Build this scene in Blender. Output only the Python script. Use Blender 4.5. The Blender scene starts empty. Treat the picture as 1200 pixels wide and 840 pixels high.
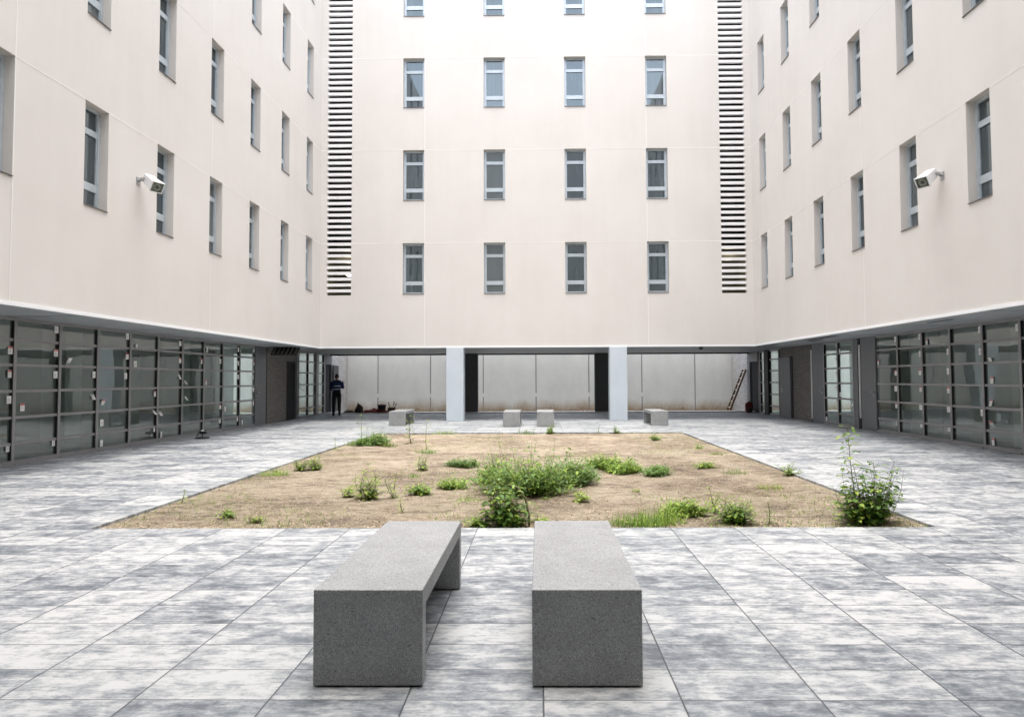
import bpy, bmesh, math, random
from mathutils import Vector, Matrix, noise
R = random.Random(7)
scn = bpy.context.scene
C = scn.collection

# ------------------------------------------------------------------ camera
W0, H0, EYE = 1200.0, 840.0, 1.4
FPX, YAW, PIT, ROLL, SX, SY = 784.976, 0.01248181, 0.0406202, -0.00468754, 22.8987, -7.53858
cF = Vector((-math.sin(YAW)*math.cos(PIT), math.cos(YAW)*math.cos(PIT), math.sin(PIT)))
cR = Vector((math.cos(YAW), math.sin(YAW), 0)); cU = cR.cross(cF)
cR2 = cR*math.cos(ROLL) + cU*math.sin(ROLL); cU2 = -cR*math.sin(ROLL) + cU*math.cos(ROLL)
cam = bpy.data.objects.new('camera', bpy.data.cameras.new('camera')); C.objects.link(cam)
cam.data.lens = FPX*36/W0; cam.data.sensor_width = 36; cam.data.sensor_fit = 'HORIZONTAL'
cam.data.shift_x = -SX/W0; cam.data.shift_y = SY/W0
cam.data.clip_start = .05; cam.data.clip_end = 2000
M = Matrix((cR2, cU2, -cF)).transposed().to_4x4(); M.translation = Vector((0, 0, EYE))
cam.matrix_world = M
scn.camera = cam
def ray(u, v): return cF + cR2*((u-W0/2-SX)/FPX) - cU2*((v-H0/2-SY)/FPX)
def ground(u, v, z=0.0):
    d = ray(u, v); return d*((z-EYE)/d.z) + Vector((0, 0, EYE))
def on_x(u, v, X):
    d = ray(u, v); return d*(X/d.x) + Vector((0, 0, EYE))

# ------------------------------------------------------------------ materials
def nmat(name, col=(.5,.5,.5), rough=.6, metal=0.0, spec=.5):
    m = bpy.data.materials.new(name); m.use_nodes = True
    nt = m.node_tree; b = nt.nodes['Principled BSDF']
    b.inputs['Base Color'].default_value = (*col, 1); b.inputs['Roughness'].default_value = rough
    b.inputs['Metallic'].default_value = metal; b.inputs['Specular IOR Level'].default_value = spec
    return m
class N:
    def __init__(s, m):
        s.m = m; s.nt = m.node_tree; s.b = s.nt.nodes['Principled BSDF']
        g = s.nt.nodes.new('ShaderNodeNewGeometry'); s.pos = g.outputs['Position']; s.geo = g
    def link(s, a, b): s.nt.links.new(a, b)
    def put(s, inp, val):
        if hasattr(val, 'node'): s.link(val, inp)
        else: inp.default_value = val
    def math(s, op, a, b=0.0, c=0.0, clamp=False):
        n = s.nt.nodes.new('ShaderNodeMath'); n.operation = op; n.use_clamp = clamp
        s.put(n.inputs[0], a); s.put(n.inputs[1], b); s.put(n.inputs[2], c); return n.outputs[0]
    def vmul(s, v, k):
        n = s.nt.nodes.new('ShaderNodeVectorMath'); n.operation = 'MULTIPLY'; s.put(n.inputs[0], v); n.inputs[1].default_value = k; return n.outputs[0]
    def vadd(s, a, b):
        n = s.nt.nodes.new('ShaderNodeVectorMath'); n.operation = 'ADD'; s.put(n.inputs[0], a); s.put(n.inputs[1], b); return n.outputs[0]
    def noise(s, v, scale=5, det=4, rough=.55, dist=0.0):
        n = s.nt.nodes.new('ShaderNodeTexNoise'); s.put(n.inputs['Vector'], v)
        n.inputs['Scale'].default_value = scale; n.inputs['Detail'].default_value = det
        n.inputs['Roughness'].default_value = rough; n.inputs['Distortion'].default_value = dist
        return n.outputs['Fac']
    def white(s, v):
        n = s.nt.nodes.new('ShaderNodeTexWhiteNoise'); n.noise_dimensions = '3D'; s.put(n.inputs['Vector'], v); return n
    def ramp(s, f, *stops):
        n = s.nt.nodes.new('ShaderNodeValToRGB'); e = n.color_ramp.elements
        while len(e) < len(stops): e.new(.5)
        for el, (p, c) in zip(e, stops):
            el.position = p; el.color = (*c, 1) if len(c) == 3 else c
        s.link(f, n.inputs[0]); return n.outputs[0]
    def mix(s, f, a, b, mode='MIX'):
        n = s.nt.nodes.new('ShaderNodeMix'); n.data_type = 'RGBA'; n.blend_type = mode
        s.put(n.inputs[0], f)
        for i, v in ((6, a), (7, b)):
            if not hasattr(v, 'node'): v = (*v, 1) if len(v) == 3 else v
            s.put(n.inputs[i], v)
        return n.outputs[2]
    def sep(s, v):
        n = s.nt.nodes.new('ShaderNodeSeparateXYZ'); s.put(n.inputs[0], v); return n.outputs
    def comb(s, x, y, z):
        n = s.nt.nodes.new('ShaderNodeCombineXYZ')
        for i, v in enumerate((x, y, z)): s.put(n.inputs[i], v)
        return n.outputs[0]
    def bump(s, h, strength=.3, dist=.01):
        n = s.nt.nodes.new('ShaderNodeBump'); n.inputs['Strength'].default_value = strength; n.inputs['Distance'].default_value = dist
        s.link(h, n.inputs['Height']); s.link(n.outputs[0], s.b.inputs['Normal'])
    def color(s, c): s.put(s.b.inputs['Base Color'], c)

def m_render():
    m = nmat('pink_beige_render', rough=.85, spec=.25); n = N(m)
    a = n.noise(n.pos, .45, 5, .6); st = n.noise(n.vmul(n.pos, (2.2, 2.2, .18)), 1.6, 5, .6)
    f = n.math('ADD', n.math('MULTIPLY', a, .75), n.math('MULTIPLY', st, .25))
    c = n.ramp(f, (.33, (.650,.620,.583)), (.52, (.685,.657,.620)), (.7, (.710,.685,.652)))
    fine = n.noise(n.pos, 130, 2, .6)
    c = n.mix(n.math('MULTIPLY', fine, .10), c, (.45,.40,.38))
    n.color(c); n.bump(n.noise(n.pos, 220, 3, .6), .12, .003)
    return m
def m_mottle(name, c0, c1, scale=4, rough=.6, metal=0, bump=.1, spec=.4, stretch=(1,1,1)):
    m = nmat(name, rough=rough, metal=metal, spec=spec); n = N(m)
    f = n.noise(n.vmul(n.pos, stretch), scale, 5, .6)
    n.color(n.ramp(f, (.3, c0), (.7, c1)))
    rr = n.math('ADD', n.math('MULTIPLY', f, .25), rough-.12); n.link(rr, n.b.inputs['Roughness'])
    if bump: n.bump(n.noise(n.pos, scale*18, 3, .6), bump, .004)
    return m
def m_paving():
    m = nmat('concrete_paving_slabs', rough=.5, spec=.45); n = N(m)
    x, y, z = n.sep(n.pos)
    tx = n.math('DIVIDE', n.math('SUBTRACT', x, .008), .603); ty = n.math('DIVIDE', n.math('SUBTRACT', y, .225), .307)
    ix = n.math('FLOOR', tx); iy = n.math('FLOOR', ty)
    fx = n.math('FRACT', tx); fy = n.math('FRACT', ty)
    ex = n.math('MULTIPLY', n.math('MINIMUM', fx, n.math('SUBTRACT', 1.0, fx)), .603)
    ey = n.math('MULTIPLY', n.math('MINIMUM', fy, n.math('SUBTRACT', 1.0, fy)), .307)
    jx = n.math('LESS_THAN', ex, .0038); jy = n.math('LESS_THAN', ey, .0029)
    joint = n.math('MAXIMUM', jx, jy)
    rnd = n.white(n.comb(ix, iy, 3.0))
    # every slab shows its own cut of a streaky two-tone pattern
    p = n.vadd(n.pos, n.vmul(rnd.outputs['Color'], (7.0, 9.0, 5.0)))
    a = n.noise(n.vmul(p, (2.0, 3.1, 1)), 2.5, 10, .76, .15)
    a2 = n.noise(n.vmul(n.pos, (1.1, 3.2, 1)), .8, 4, .55, .3)
    fine = n.noise(n.vmul(p, (1.3, 8, 1)), 4.5, 8, .8, .1)
    f = n.math('ADD', n.math('ADD', n.math('MULTIPLY', a, .60), n.math('MULTIPLY', fine, .32)), n.math('MULTIPLY', a2, .10))
    f = n.math('ADD', f, n.math('MULTIPLY', n.math('SUBTRACT', rnd.outputs['Value'], .5), .085))
    c = n.ramp(f, (.385, (.070,.085,.100)), (.445, (.140,.160,.180)), (.505, (.290,.308,.318)), (.575, (.500,.508,.500)))
    c = n.mix(n.math('MULTIPLY', n.noise(n.pos, 150, 4, .8), .26), c, (.20,.205,.22))
    c = n.mix(n.math('MULTIPLY', joint, .85), c, (.035,.035,.045))
    n.color(c)
    n.link(n.math('ADD', .38, n.math('MULTIPLY', f, .3)), n.b.inputs['Roughness'])
    bx = n.math('MINIMUM', n.math('DIVIDE', ex, .009, clamp=True), n.math('DIVIDE', ey, .007, clamp=True))
    hgt = n.math('ADD', n.math('MULTIPLY', bx, 1.0), n.math('MULTIPLY', n.noise(n.pos, 90, 4, .7), .28))
    n.bump(hgt, .55, .004)
    return m
def m_terrazzo():
    m = nmat('grey_granite_concrete', rough=.55, spec=.4); n = N(m)
    v = n.nt.nodes.new('ShaderNodeTexVoronoi'); n.link(n.pos, v.inputs['Vector']); v.inputs['Scale'].default_value = 260
    w = n.white(v.outputs['Position']); 
    base = n.ramp(n.noise(n.pos, 4, 6, .65), (.3, (.225,.232,.232)), (.5, (.265,.272,.272)), (.7, (.305,.312,.312)))
    sp = n.ramp(w.outputs['Value'], (.0, (.32,.32,.32)), (.09, (.45,.45,.45)), (.13, (1,1,1)), (.86, (1,1,1)), (.92, (1.6,1.6,1.6)))
    c = n.mix(1.0, base, sp, 'MULTIPLY')
    v2 = n.nt.nodes.new('ShaderNodeTexVoronoi'); n.link(n.pos, v2.inputs['Vector']); v2.inputs['Scale'].default_value = 420
    w2 = n.white(v2.outputs['Position'])
    c = n.mix(n.math('MULTIPLY', w2.outputs['Value'], .35), c, (.42,.42,.42))
    pit = n.math('LESS_THAN', n.noise(n.pos, 60, 2, .5), .275)
    c = n.mix(n.math('MULTIPLY', pit, .75), c, (.07,.07,.07))
    n.color(c); n.bump(n.noise(n.pos, 300, 2, .6), .15, .002)
    return m
def m_soil():
    m = nmat('dry_tan_soil', rough=.95, spec=.1); n = N(m)
    big = n.noise(n.pos, .7, 5, .6, .6); mid = n.noise(n.vmul(n.pos, (1,1.6,1)), 4.5, 6, .7, .4); fine = n.noise(n.pos, 55, 5, .8)
    f = n.math('ADD', n.math('MULTIPLY', big, .35), n.math('ADD', n.math('MULTIPLY', mid, .3), n.math('MULTIPLY', fine, .35)))
    c = n.ramp(f, (.37, (.10,.078,.062)), (.44, (.245,.195,.145)), (.51, (.425,.355,.268)), (.59, (.59,.51,.405)))
    crack = n.noise(n.vmul(n.pos, (.55, 2.3, 1)), 1.5, 6, .65, 1.2)
    k = n.math('MULTIPLY', n.math('SUBTRACT', .445, crack), 12, clamp=True)
    c = n.mix(n.math('MULTIPLY', k, .7), c, (.15,.12,.115))
    gr = n.math('MULTIPLY', n.math('SUBTRACT', n.noise(n.pos, 1.1, 4, .6), .60), 6, clamp=True)
    c = n.mix(n.math('MULTIPLY', gr, .35), c, (.20,.22,.085))
    # brown, damper margin at the bed's right front corner
    x, y, z = n.sep(n.pos)
    n.color(c); n.bump(n.math('ADD', fine, mid), 1.0, .045)
    return m
def m_brick(name, cb, cb2, cm, h, axis='y', mortar=.012):
    m = nmat(name, rough=.75, spec=.3); n = N(m)
    x, y, z = n.sep(n.pos)
    b = n.nt.nodes.new('ShaderNodeTexBrick'); n.link(n.comb(y if axis == 'y' else x, z, 0.0), b.inputs['Vector'])
    b.inputs['Color1'].default_value = (*cb, 1); b.inputs['Color2'].default_value = (*cb2, 1); b.inputs['Mortar'].default_value = (*cm, 1)
    b.inputs['Scale'].default_value = 1; b.inputs['Brick Width'].default_value = .24; b.inputs['Row Height'].default_value = h
    b.inputs['Mortar Size'].default_value = mortar; b.inputs['Mortar Smooth'].default_value = .1
    n.color(b.outputs['Color']); n.bump(n.math('SUBTRACT', 1.0, b.outputs['Fac']), .6, .008)
    return m
def m_boundary():
    m = nmat('precast_concrete_wall', rough=.8, spec=.25); n = N(m)
    x, y, z = n.sep(n.pos)
    f = n.noise(n.vmul(n.pos, (1.2,1,.5)), 1.3, 6, .65)
    c = n.ramp(f, (.3, (.70,.725,.72)), (.7, (.80,.82,.81)))
    # splashed brown earth on the foot of the wall
    edge = n.math('ADD', .10, n.math('MULTIPLY', n.noise(n.vmul(n.pos, (1,1,.4)), 1.1, 5, .65), .80))
    k = n.math('DIVIDE', n.math('SUBTRACT', edge, z), .5, clamp=True)
    k = n.math('MULTIPLY', n.math('POWER', k, 1.2), n.math('ADD', .35, n.noise(n.pos, 9, 4, .7)), clamp=True)
    c = n.mix(k, c, (.36,.26,.16))
    n.color(c); n.bump(n.noise(n.pos, 40, 4, .6), .15, .004)
    return m
def m_glass(name, tint=(.66,.76,.73), rough=0.0, dirt=.16, ior=2.1):
    m = bpy.data.materials.new(name); m.use_nodes = True; nt = m.node_tree; nt.nodes.clear()
    o = nt.nodes.new('ShaderNodeOutputMaterial'); mix = nt.nodes.new('ShaderNodeMixShader'); mix2 = nt.nodes.new('ShaderNodeMixShader')
    t = nt.nodes.new('ShaderNodeBsdfTransparent'); t.inputs[0].default_value = (*tint, 1)
    g = nt.nodes.new('ShaderNodeBsdfGlossy'); g.inputs['Color'].default_value = (.90,.94,.93,1); g.inputs['Roughness'].default_value = rough
    fr = nt.nodes.new('ShaderNodeFresnel'); fr.inputs['IOR'].default_value = ior
    d = nt.nodes.new('ShaderNodeBsdfDiffuse'); d.inputs[0].default_value = (.42,.52,.48,1)
    geo = nt.nodes.new('ShaderNodeNewGeometry'); nz = nt.nodes.new('ShaderNodeTexNoise'); nz.inputs['Scale'].default_value = 2.3; nz.inputs['Detail'].default_value = 6
    nt.links.new(geo.outputs['Position'], nz.inputs['Vector'])
    mu = nt.nodes.new('ShaderNodeMath'); mu.operation = 'MULTIPLY'; mu.inputs[1].default_value = dirt*2; nt.links.new(nz.outputs['Fac'], mu.inputs[0])
    nt.links.new(mu.outputs[0], mix2.inputs[0]); nt.links.new(t.outputs[0], mix2.inputs[1]); nt.links.new(d.outputs[0], mix2.inputs[2])
    nt.links.new(fr.outputs[0], mix.inputs[0]); nt.links.new(mix2.outputs[0], mix.inputs[1]); nt.links.new(g.outputs[0], mix.inputs[2])
    nt.links.new(mix.outputs[0], o.inputs[0]); return m
def m_upper_glass():
    m = nmat('window_glass', rough=.02, spec=.5); n = N(m); n.b.inputs['IOR'].default_value = 2.2
    oi = n.nt.nodes.new('ShaderNodeObjectInfo'); rnd = oi.outputs['Random']
    f = n.noise(n.vadd(n.vmul(n.pos, (7,7,.35)), n.comb(rnd, rnd, rnd)), 1.9, 5, .65)
    c = n.ramp(f, (.32, (.010,.018,.024)), (.55, (.026,.038,.046)), (.72, (.070,.092,.102)))
    k = n.math('MULTIPLY', n.math('GREATER_THAN', rnd, .62), n.math('MULTIPLY', rnd, .55))
    c = n.mix(k, c, (.13,.14,.14))
    n.color(c); n.b.inputs['Specular Tint'].default_value = (.80,.94,1,1); n.bump(n.noise(n.pos, 1.1, 2, .5), .02, .05)
    return m
def m_leaf(name, c0, c1, trans=.35):
    m = nmat(name, rough=.5, spec=.35); n = N(m)
    rnd = n.geo.outputs['Random Per Island']
    c = n.ramp(rnd, (.0, c0), (.6, tuple((a+b)/2 for a, b in zip(c0, c1))), (1, c1))
    n.color(c)
    nt = n.nt; tr = nt.nodes.new('ShaderNodeBsdfTranslucent'); nt.links.new(n.mix(.5, c, (.30,.42,.06)), tr.inputs[0])
    mx = nt.nodes.new('ShaderNodeMixShader'); mx.inputs[0].default_value = trans
    out = nt.nodes['Material Output']; nt.links.new(n.b.outputs[0], mx.inputs[1]); nt.links.new(tr.outputs[0], mx.inputs[2]); nt.links.new(mx.outputs[0], out.inputs[0])
    return m
def m_emit(name, col, s):
    m = nmat(name, col); b = m.node_tree.nodes['Principled BSDF']
    b.inputs['Emission Color'].default_value = (*col, 1); b.inputs['Emission Strength'].default_value = s; return m

MT = dict(
 render=m_render(), joint=nmat('pale_joint_filler', (.82,.80,.78), .8), trim=nmat('white_coated_trim', (.86,.87,.88), .35),
 soffit=m_mottle('grey_soffit_panel', (.40,.43,.45), (.50,.53,.55), 1.2, .55, bump=0), soffit_rear=m_mottle('grey_soffit_render', (.32,.33,.34), (.40,.41,.42), 1.2, .6, bump=0),
 paving=m_paving(), terrazzo=m_terrazzo(), soil=m_soil(),
 alu=m_mottle('window_aluminium', (.46,.52,.56), (.54,.60,.64), 6, .4, .35, 0), sill=nmat('dark_metal_sill', (.16,.15,.15), .45, .5),
 wglass=m_upper_glass(), glass=m_glass('shopfront_glass'),
 frame=m_mottle('anthracite_frame', (.27,.265,.268), (.32,.315,.318), 5, .45, .3, 0), matt_black=nmat('matt_black_finish', (.008,.008,.008), .6),
 panel=m_mottle('grey_steel_panel', (.15,.155,.165), (.18,.185,.195), 2, .45, .3, 0),
 brick_dark=m_brick('dark_grey_brick', (.075,.072,.070), (.12,.112,.105), (.36,.33,.29), .063, mortar=.007), brick_light=m_brick('pale_brick', (.46,.45,.44), (.56,.55,.54), (.045,.045,.05), .088, mortar=.010),
 col=m_mottle('pale_blue_grey_paint', (.53,.59,.64), (.58,.64,.69), 1.5, .6, bump=.05), col_dark=m_mottle('dark_grey_finish', (.05,.05,.052), (.065,.065,.068), 2, .6, bump=0),
 black=nmat('recess_shade_black', (.006,.006,.007), .8), bwall=m_boundary(), conc=m_mottle('raw_concrete', (.33,.33,.32), (.47,.47,.455), 2.5, .8, bump=.2),  # black: shade inside doorways, gaps and hatch, put into the colour
 inwall=m_mottle('interior_plaster', (.42,.48,.46), (.52,.58,.56), .8, .85, bump=0), infloor=m_mottle('interior_screed', (.20,.20,.19), (.30,.30,.28), 1.5, .6, bump=0), incol=nmat('interior_column_paint', (.58,.66,.65), .8),
 slat=nmat('white_louvre_blade', (.84,.84,.84), .4), shaft=nmat('stair_shaft_wall', (.045,.044,.038), .8),
 dirt=m_mottle('trodden_earth', (.22,.17,.12), (.36,.30,.23), 3, .95, bump=.5), roof=nmat('roof_gravel', (.35,.34,.33), .9),
 white=nmat('white_paint', (.80,.81,.82), .35), steel=nmat('galvanised_steel', (.45,.46,.47), .35, .9), grey=nmat('mid_grey_plastic', (.20,.21,.21), .5),
 lens=m_glass('lamp_front_glass', (.85,.88,.86), .1, .03, 1.3), reflector=nmat('lamp_reflector', (.75,.75,.70), .25, .9), black_pl=nmat('black_plastic', (.012,.012,.013), .4),
 paper=nmat('white_paper', (.82,.82,.80), .8), red=nmat('red_print', (.55,.05,.05), .6), ptext=nmat('grey_print', (.35,.35,.36), .8),
 wood=m_mottle('worn_ladder_wood', (.10,.055,.03), (.20,.12,.07), 9, .7, bump=.1), rung=nmat('ladder_rung_metal', (.55,.50,.42), .45, .5),
 redcloth=m_mottle('dark_red_fabric', (.06,.010,.010), (.15,.022,.02), 9, .9), darkcloth=m_mottle('dark_brown_fabric', (.018,.014,.012), (.06,.04,.035), 7, .95), brightred=nmat('red_plastic', (.52,.03,.035), .5),
 bucket=nmat('dark_rubber', (.03,.028,.028), .6), mortarmix=m_mottle('pinkish_rubble', (.22,.13,.11), (.36,.24,.20), 20, .9),
 olive=m_mottle('olive_insulation_board', (.030,.034,.020), (.06,.06,.036), 8, .8), skin=nmat('skin', (.36,.21,.15), .55), hair=nmat('dark_hair', (.02,.016,.014), .7),
 navy=m_mottle('navy_work_vest', (.010,.022,.075), (.018,.034,.115), 12, .85), trousers=m_mottle('black_work_trousers', (.010,.010,.012), (.022,.022,.026), 12, .9), stripe=nmat('reflective_tape', (.55,.62,.72), .35), shoe=nmat('black_boots', (.008,.008,.008), .5),
 leaf_mid=m_leaf('mid_green_leaf', (.10,.21,.04), (.24,.39,.085)), leaf_yel=m_leaf('yellow_green_leaf', (.25,.39,.06), (.48,.58,.12)),
 leaf_deep=m_leaf('deep_green_leaf', (.045,.12,.028), (.12,.24,.05), .3), leaf_pale=m_leaf('pale_blue_green_leaf', (.15,.25,.12), (.30,.42,.20)),
 leaf_dry=m_leaf('dry_grass_blade', (.20,.18,.06), (.34,.33,.13)), stem=nmat('green_brown_stem', (.10,.10,.035), .6), straw=m_leaf('straw', (.30,.225,.14), (.66,.54,.40), .1), clod=m_mottle('soil_clod', (.12,.085,.065), (.26,.19,.14), 30, .95),
)

# ------------------------------------------------------------------ mesh builder
class MB:
    def __init__(s): s.v = []; s.f = []; s.mi = []; s.smooth = []
    def add(s, vs, fs, mi=0, sm=False):
        o = len(s.v); s.v += [tuple(p) for p in vs]
        for f in fs: s.f.append(tuple(i+o for i in f)); s.mi.append(mi); s.smooth.append(sm)
    def quad(s, a, b, c, d, mi=0): s.add((a, b, c, d), ((0,1,2,3),), mi)
    def box(s, x0, x1, y0, y1, z0, z1, mi=0, T=None):
        vs = [Vector((x, y, z)) for z in (z0, z1) for y in (y0, y1) for x in (x0, x1)]
        if T is not None: vs = [T @ p for p in vs]
        s.add(vs, ((0,2,3,1),(4,5,7,6),(0,1,5,4),(2,6,7,3),(0,4,6,2),(1,3,7,5)), mi)
    def tube(s, pts, rad, n=8, mi=0, caps=True):
        pts = [Vector(p) for p in pts]; k = len(pts)
        rs = rad if isinstance(rad, (list, tuple)) else [rad]*k
        vs = []
        for i, p in enumerate(pts):
            d = (pts[min(i+1, k-1)]-pts[max(i-1, 0)]).normalized()
            a = d.cross(Vector((0,0,1)) if abs(d.z) < .95 else Vector((1,0,0))).normalized(); b = d.cross(a)
            for j in range(n):
                t = 2*math.pi*j/n; vs.append(p + (a*math.cos(t)+b*math.sin(t))*rs[i])
        fs = [(i*n+j, i*n+(j+1)%n, (i+1)*n+(j+1)%n, (i+1)*n+j) for i in range(k-1) for j in range(n)]
        if caps: fs += [tuple(reversed(range(n))), tuple(range((k-1)*n, k*n))]
        s.add(vs, fs, mi, True)
    def lathe(s, prof, n=20, mi=0, T=None):
        vs = []
        for r, z in prof:
            for j in range(n):
                t = 2*math.pi*j/n; vs.append(Vector((r*math.cos(t), r*math.sin(t), z)))
        if T is not None: vs = [T @ p for p in vs]
        k = len(prof); s.add(vs, [(i*n+j, i*n+(j+1)%n, (i+1)*n+(j+1)%n, (i+1)*n+j) for i in range(k-1) for j in range(n)] + [tuple(reversed(range(n))), tuple(range((k-1)*n, k*n))], mi, True)
    def build(s, name, mats, parent=None, bevel=0, fix=False):
        me = bpy.data.meshes.new(name); me.from_pydata(s.v, [], s.f)
        if not isinstance(mats, (list, tuple)): mats = [mats]
        for m in mats: me.materials.append(MT[m])
        me.polygons.foreach_set('material_index', s.mi); me.polygons.foreach_set('use_smooth', s.smooth)
        me.update()
        if fix:
            bm = bmesh.new(); bm.from_mesh(me); bmesh.ops.recalc_face_normals(bm, faces=bm.faces); bm.to_mesh(me); bm.free()
        o = bpy.data.objects.new(name, me); C.objects.link(o)
        if parent: o.parent = parent
        if bevel:
            b = o.modifiers.new('bevel', 'BEVEL'); b.width = bevel; b.segments = 2; b.limit_method = 'ANGLE'
        return o
def tag(o, label=None, cat=None, group=None, kind=None):
    if label: o['label'] = label
    if cat: o['category'] = cat
    if group: o['group'] = group
    if kind: o['kind'] = kind
    return o
def empty(name, loc=(0,0,0), rz=0):
    o = bpy.data.objects.new(name, None); C.objects.link(o); o.location = loc; o.rotation_euler.z = rz; return o
def copy_tree(o, parent=None):
    c = o.copy(); C.objects.link(c)
    if parent: c.parent = parent
    for ch in list(o.children):
        copy_tree(ch, c)
    return c

# ------------------------------------------------------------------ dimensions
XL, XR, D, F = -7.50, 7.265, 22.68, 1.2        # facade planes: left, right, rear, front (behind the camera)
GL, GR = -8.88, 8.775                          # glazing planes
ZT = 2.485; ZF = 2.54; TOP = 19.2; OUT = 15.0; YB = 28.3; YW = 30.8
WT, WHT, ST = 6.065, 1.75, 3.218               # window head of the lowest row, height, storey
BX0, BX1, BY0, BY1 = -4.296, 3.703, 6.391, 17.669

# ------------------------------------------------------------------ ground
g = MB(); g.quad((-400,-400,-.16),(400,-400,-.16),(400,400,-.16),(-400,400,-.16))
tag(g.build('ground', 'dirt'), kind='structure')
p = MB(); xs = [GL-.12, BX0, BX1, GR+.12]; ys = [-4.6, BY0, BY1, 27.7]
for i in range(3):
    for j in range(3):
        if i == 1 and j == 1: continue
        p.quad((xs[i],ys[j],0),(xs[i+1],ys[j],0),(xs[i+1],ys[j+1],0),(xs[i],ys[j+1],0))
p.quad((BX0,BY0,-.15),(BX0,BY1,-.15),(BX0,BY1,0),(BX0,BY0,0)); p.quad((BX1,BY0,-.15),(BX1,BY1,-.15),(BX1,BY1,0),(BX1,BY0,0))
p.quad((BX0,BY0,-.15),(BX1,BY0,-.15),(BX1,BY0,0),(BX0,BY0,0)); p.quad((BX0,BY1,-.15),(BX1,BY1,-.15),(BX1,BY1,0),(BX0,BY1,0))
tag(p.build('courtyard_paving', 'paving'), kind='structure')
s = MB(); nx, ny = 150, 210
def soil_z(x, y):
    e = min(x-BX0, BX1-x, y-BY0, BY1-y)
    h = noise.fractal(Vector((x*1.1, y*1.1, 3)), .8, 2.1, 6)*.034 + noise.noise(Vector((x*9, y*9, 0)))*.010
    return -.030 + h*min(1, e*2.0+.15)
vs = [(BX0+(BX1-BX0)*i/nx, BY0+(BY1-BY0)*j/ny) for j in range(ny+1) for i in range(nx+1)]
s.add([(x, y, min(soil_z(x, y), .02)) for x, y in vs], [(j*(nx+1)+i, j*(nx+1)+i+1, (j+1)*(nx+1)+i+1, (j+1)*(nx+1)+i) for j in range(ny) for i in range(nx)], 0, True)
tag(s.build('soil_bed', 'soil'), kind='structure')
s = MB(); s.box(GL-.3, GR+.3, 27.7, 28.45, -.15, .05); tag(s.build('kerb', 'conc', bevel=.01), kind='structure')
s = MB(); s.quad((-16,28.45,-.06),(16,28.45,-.06),(16,31.2,-.06),(-16,31.2,-.06)); tag(s.build('path', 'conc'), kind='structure')

# ------------------------------------------------------------------ the building
BLD = empty('apartment_building')
tag(BLD, 'pale pink apartment block enclosing the courtyard, narrow windows above glazed grey ground floor', 'building')

def frame_of(side):
    """maps (u, v, w) -> world; u along the wall, v up, w out into the courtyard"""
    if side == 'left': return lambda u, v, w: Vector((XL+w, u, v))
    if side == 'right': return lambda u, v, w: Vector((XR-w, u, v))
    if side == 'rear': return lambda u, v, w: Vector((u, D-w, v))
    return lambda u, v, w: Vector((u, F+w, v))
def facade(side, u0, u1, z0, z1, holes, joints_v, joints_h, rev=.20):
    P = frame_of(side); m = MB()
    us = sorted({u0, u1} | {h[0] for h in holes} | {h[1] for h in holes}); vs = sorted({z0, z1} | {h[2] for h in holes} | {h[3] for h in holes})
    for i in range(len(us)-1):
        for j in range(len(vs)-1):
            cu, cv = (us[i]+us[i+1])/2, (vs[j]+vs[j+1])/2
            if any(h[0] < cu < h[1] and h[2] < cv < h[3] for h in holes): continue
            m.quad(P(us[i],vs[j],0), P(us[i+1],vs[j],0), P(us[i+1],vs[j+1],0), P(us[i],vs[j+1],0))
    for h in holes:
        a, b, c, d = h[:4]; r = -(h[4] if len(h) > 4 else rev)
        m.quad(P(a,c,0),P(a,c,r),P(a,d,r),P(a,d,0)); m.quad(P(b,c,0),P(b,c,r),P(b,d,r),P(b,d,0))
        m.quad(P(a,d,0),P(a,d,r),P(b,d,r),P(b,d,0)); m.quad(P(a,c,0),P(a,c,r),P(b,c,r),P(b,c,0))
    def strip(a, b, c, d):
        pts = [P(a,c,.003),P(b,c,.003),P(b,d,.003),P(a,d,.003)]; m.quad(*pts, mi=1)
    def clear(lo, hi, spans):
        out = [(lo, hi)]
        for s0, s1 in spans: out = [q for (x, y) in out for q in (((x, min(y, s0)), (max(x, s1), y)) if s0 < y and s1 > x else ((x, y),)) if q[1]-q[0] > .02]
        return out
    for u in joints_v:
        for a, b in clear(z0+.01, z1, [(h[2]-.01, h[3]+.01) for h in holes if h[0] < u+.007 and h[1] > u-.007]): strip(u-.009, u+.009, a, b)
    for v in joints_h:
        spans = [(h[0]-.01, h[1]+.01) for h in holes if h[2] < v+.012 and h[3] > v-.012] + [(u-.011, u+.011) for u in joints_v]
        for a, b in clear(u0+.01, u1-.01, spans): strip(a, b, v-.009, v+.009)
    return m.build('facade_wall', ['render', 'joint'], BLD)

cols_back = [-4.669, -1.8935, .8808, 3.667]; wb = .732
left_u = [10.82+2.092*k for k in range(-4, 6)]; right_u = [10.71+2.115*k for k in range(-4, 6)]; ws = .605
zrows = [WT+ST*k for k in range(5)]
LV = [(-7.265, -6.435), (6.185, 7.02)]
hb = [(u, u+wb, z-WHT, z) for u in cols_back for z in zrows] + [(a, b, 4.285, TOP-1.2, .14) for a, b in LV]
hl = [(u, u+ws, z-WHT, z) for u in left_u for z in zrows]
hr = [(u, u+ws, z-WHT, z) for u in right_u for z in zrows]
JH = [z+.002 for z in zrows]
facade('rear', XL, XR, ZF, TOP, hb, [-3.918, 3.680], JH)
facade('left', F, D, ZF, TOP, hl, [9.34, 15.09], JH)
facade('right', F, D, ZF, TOP, hr, [9.30, 15.0], JH)
facade('front', XL, XR, ZF, TOP-.6, [], [-3.9, 3.7], JH)

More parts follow.
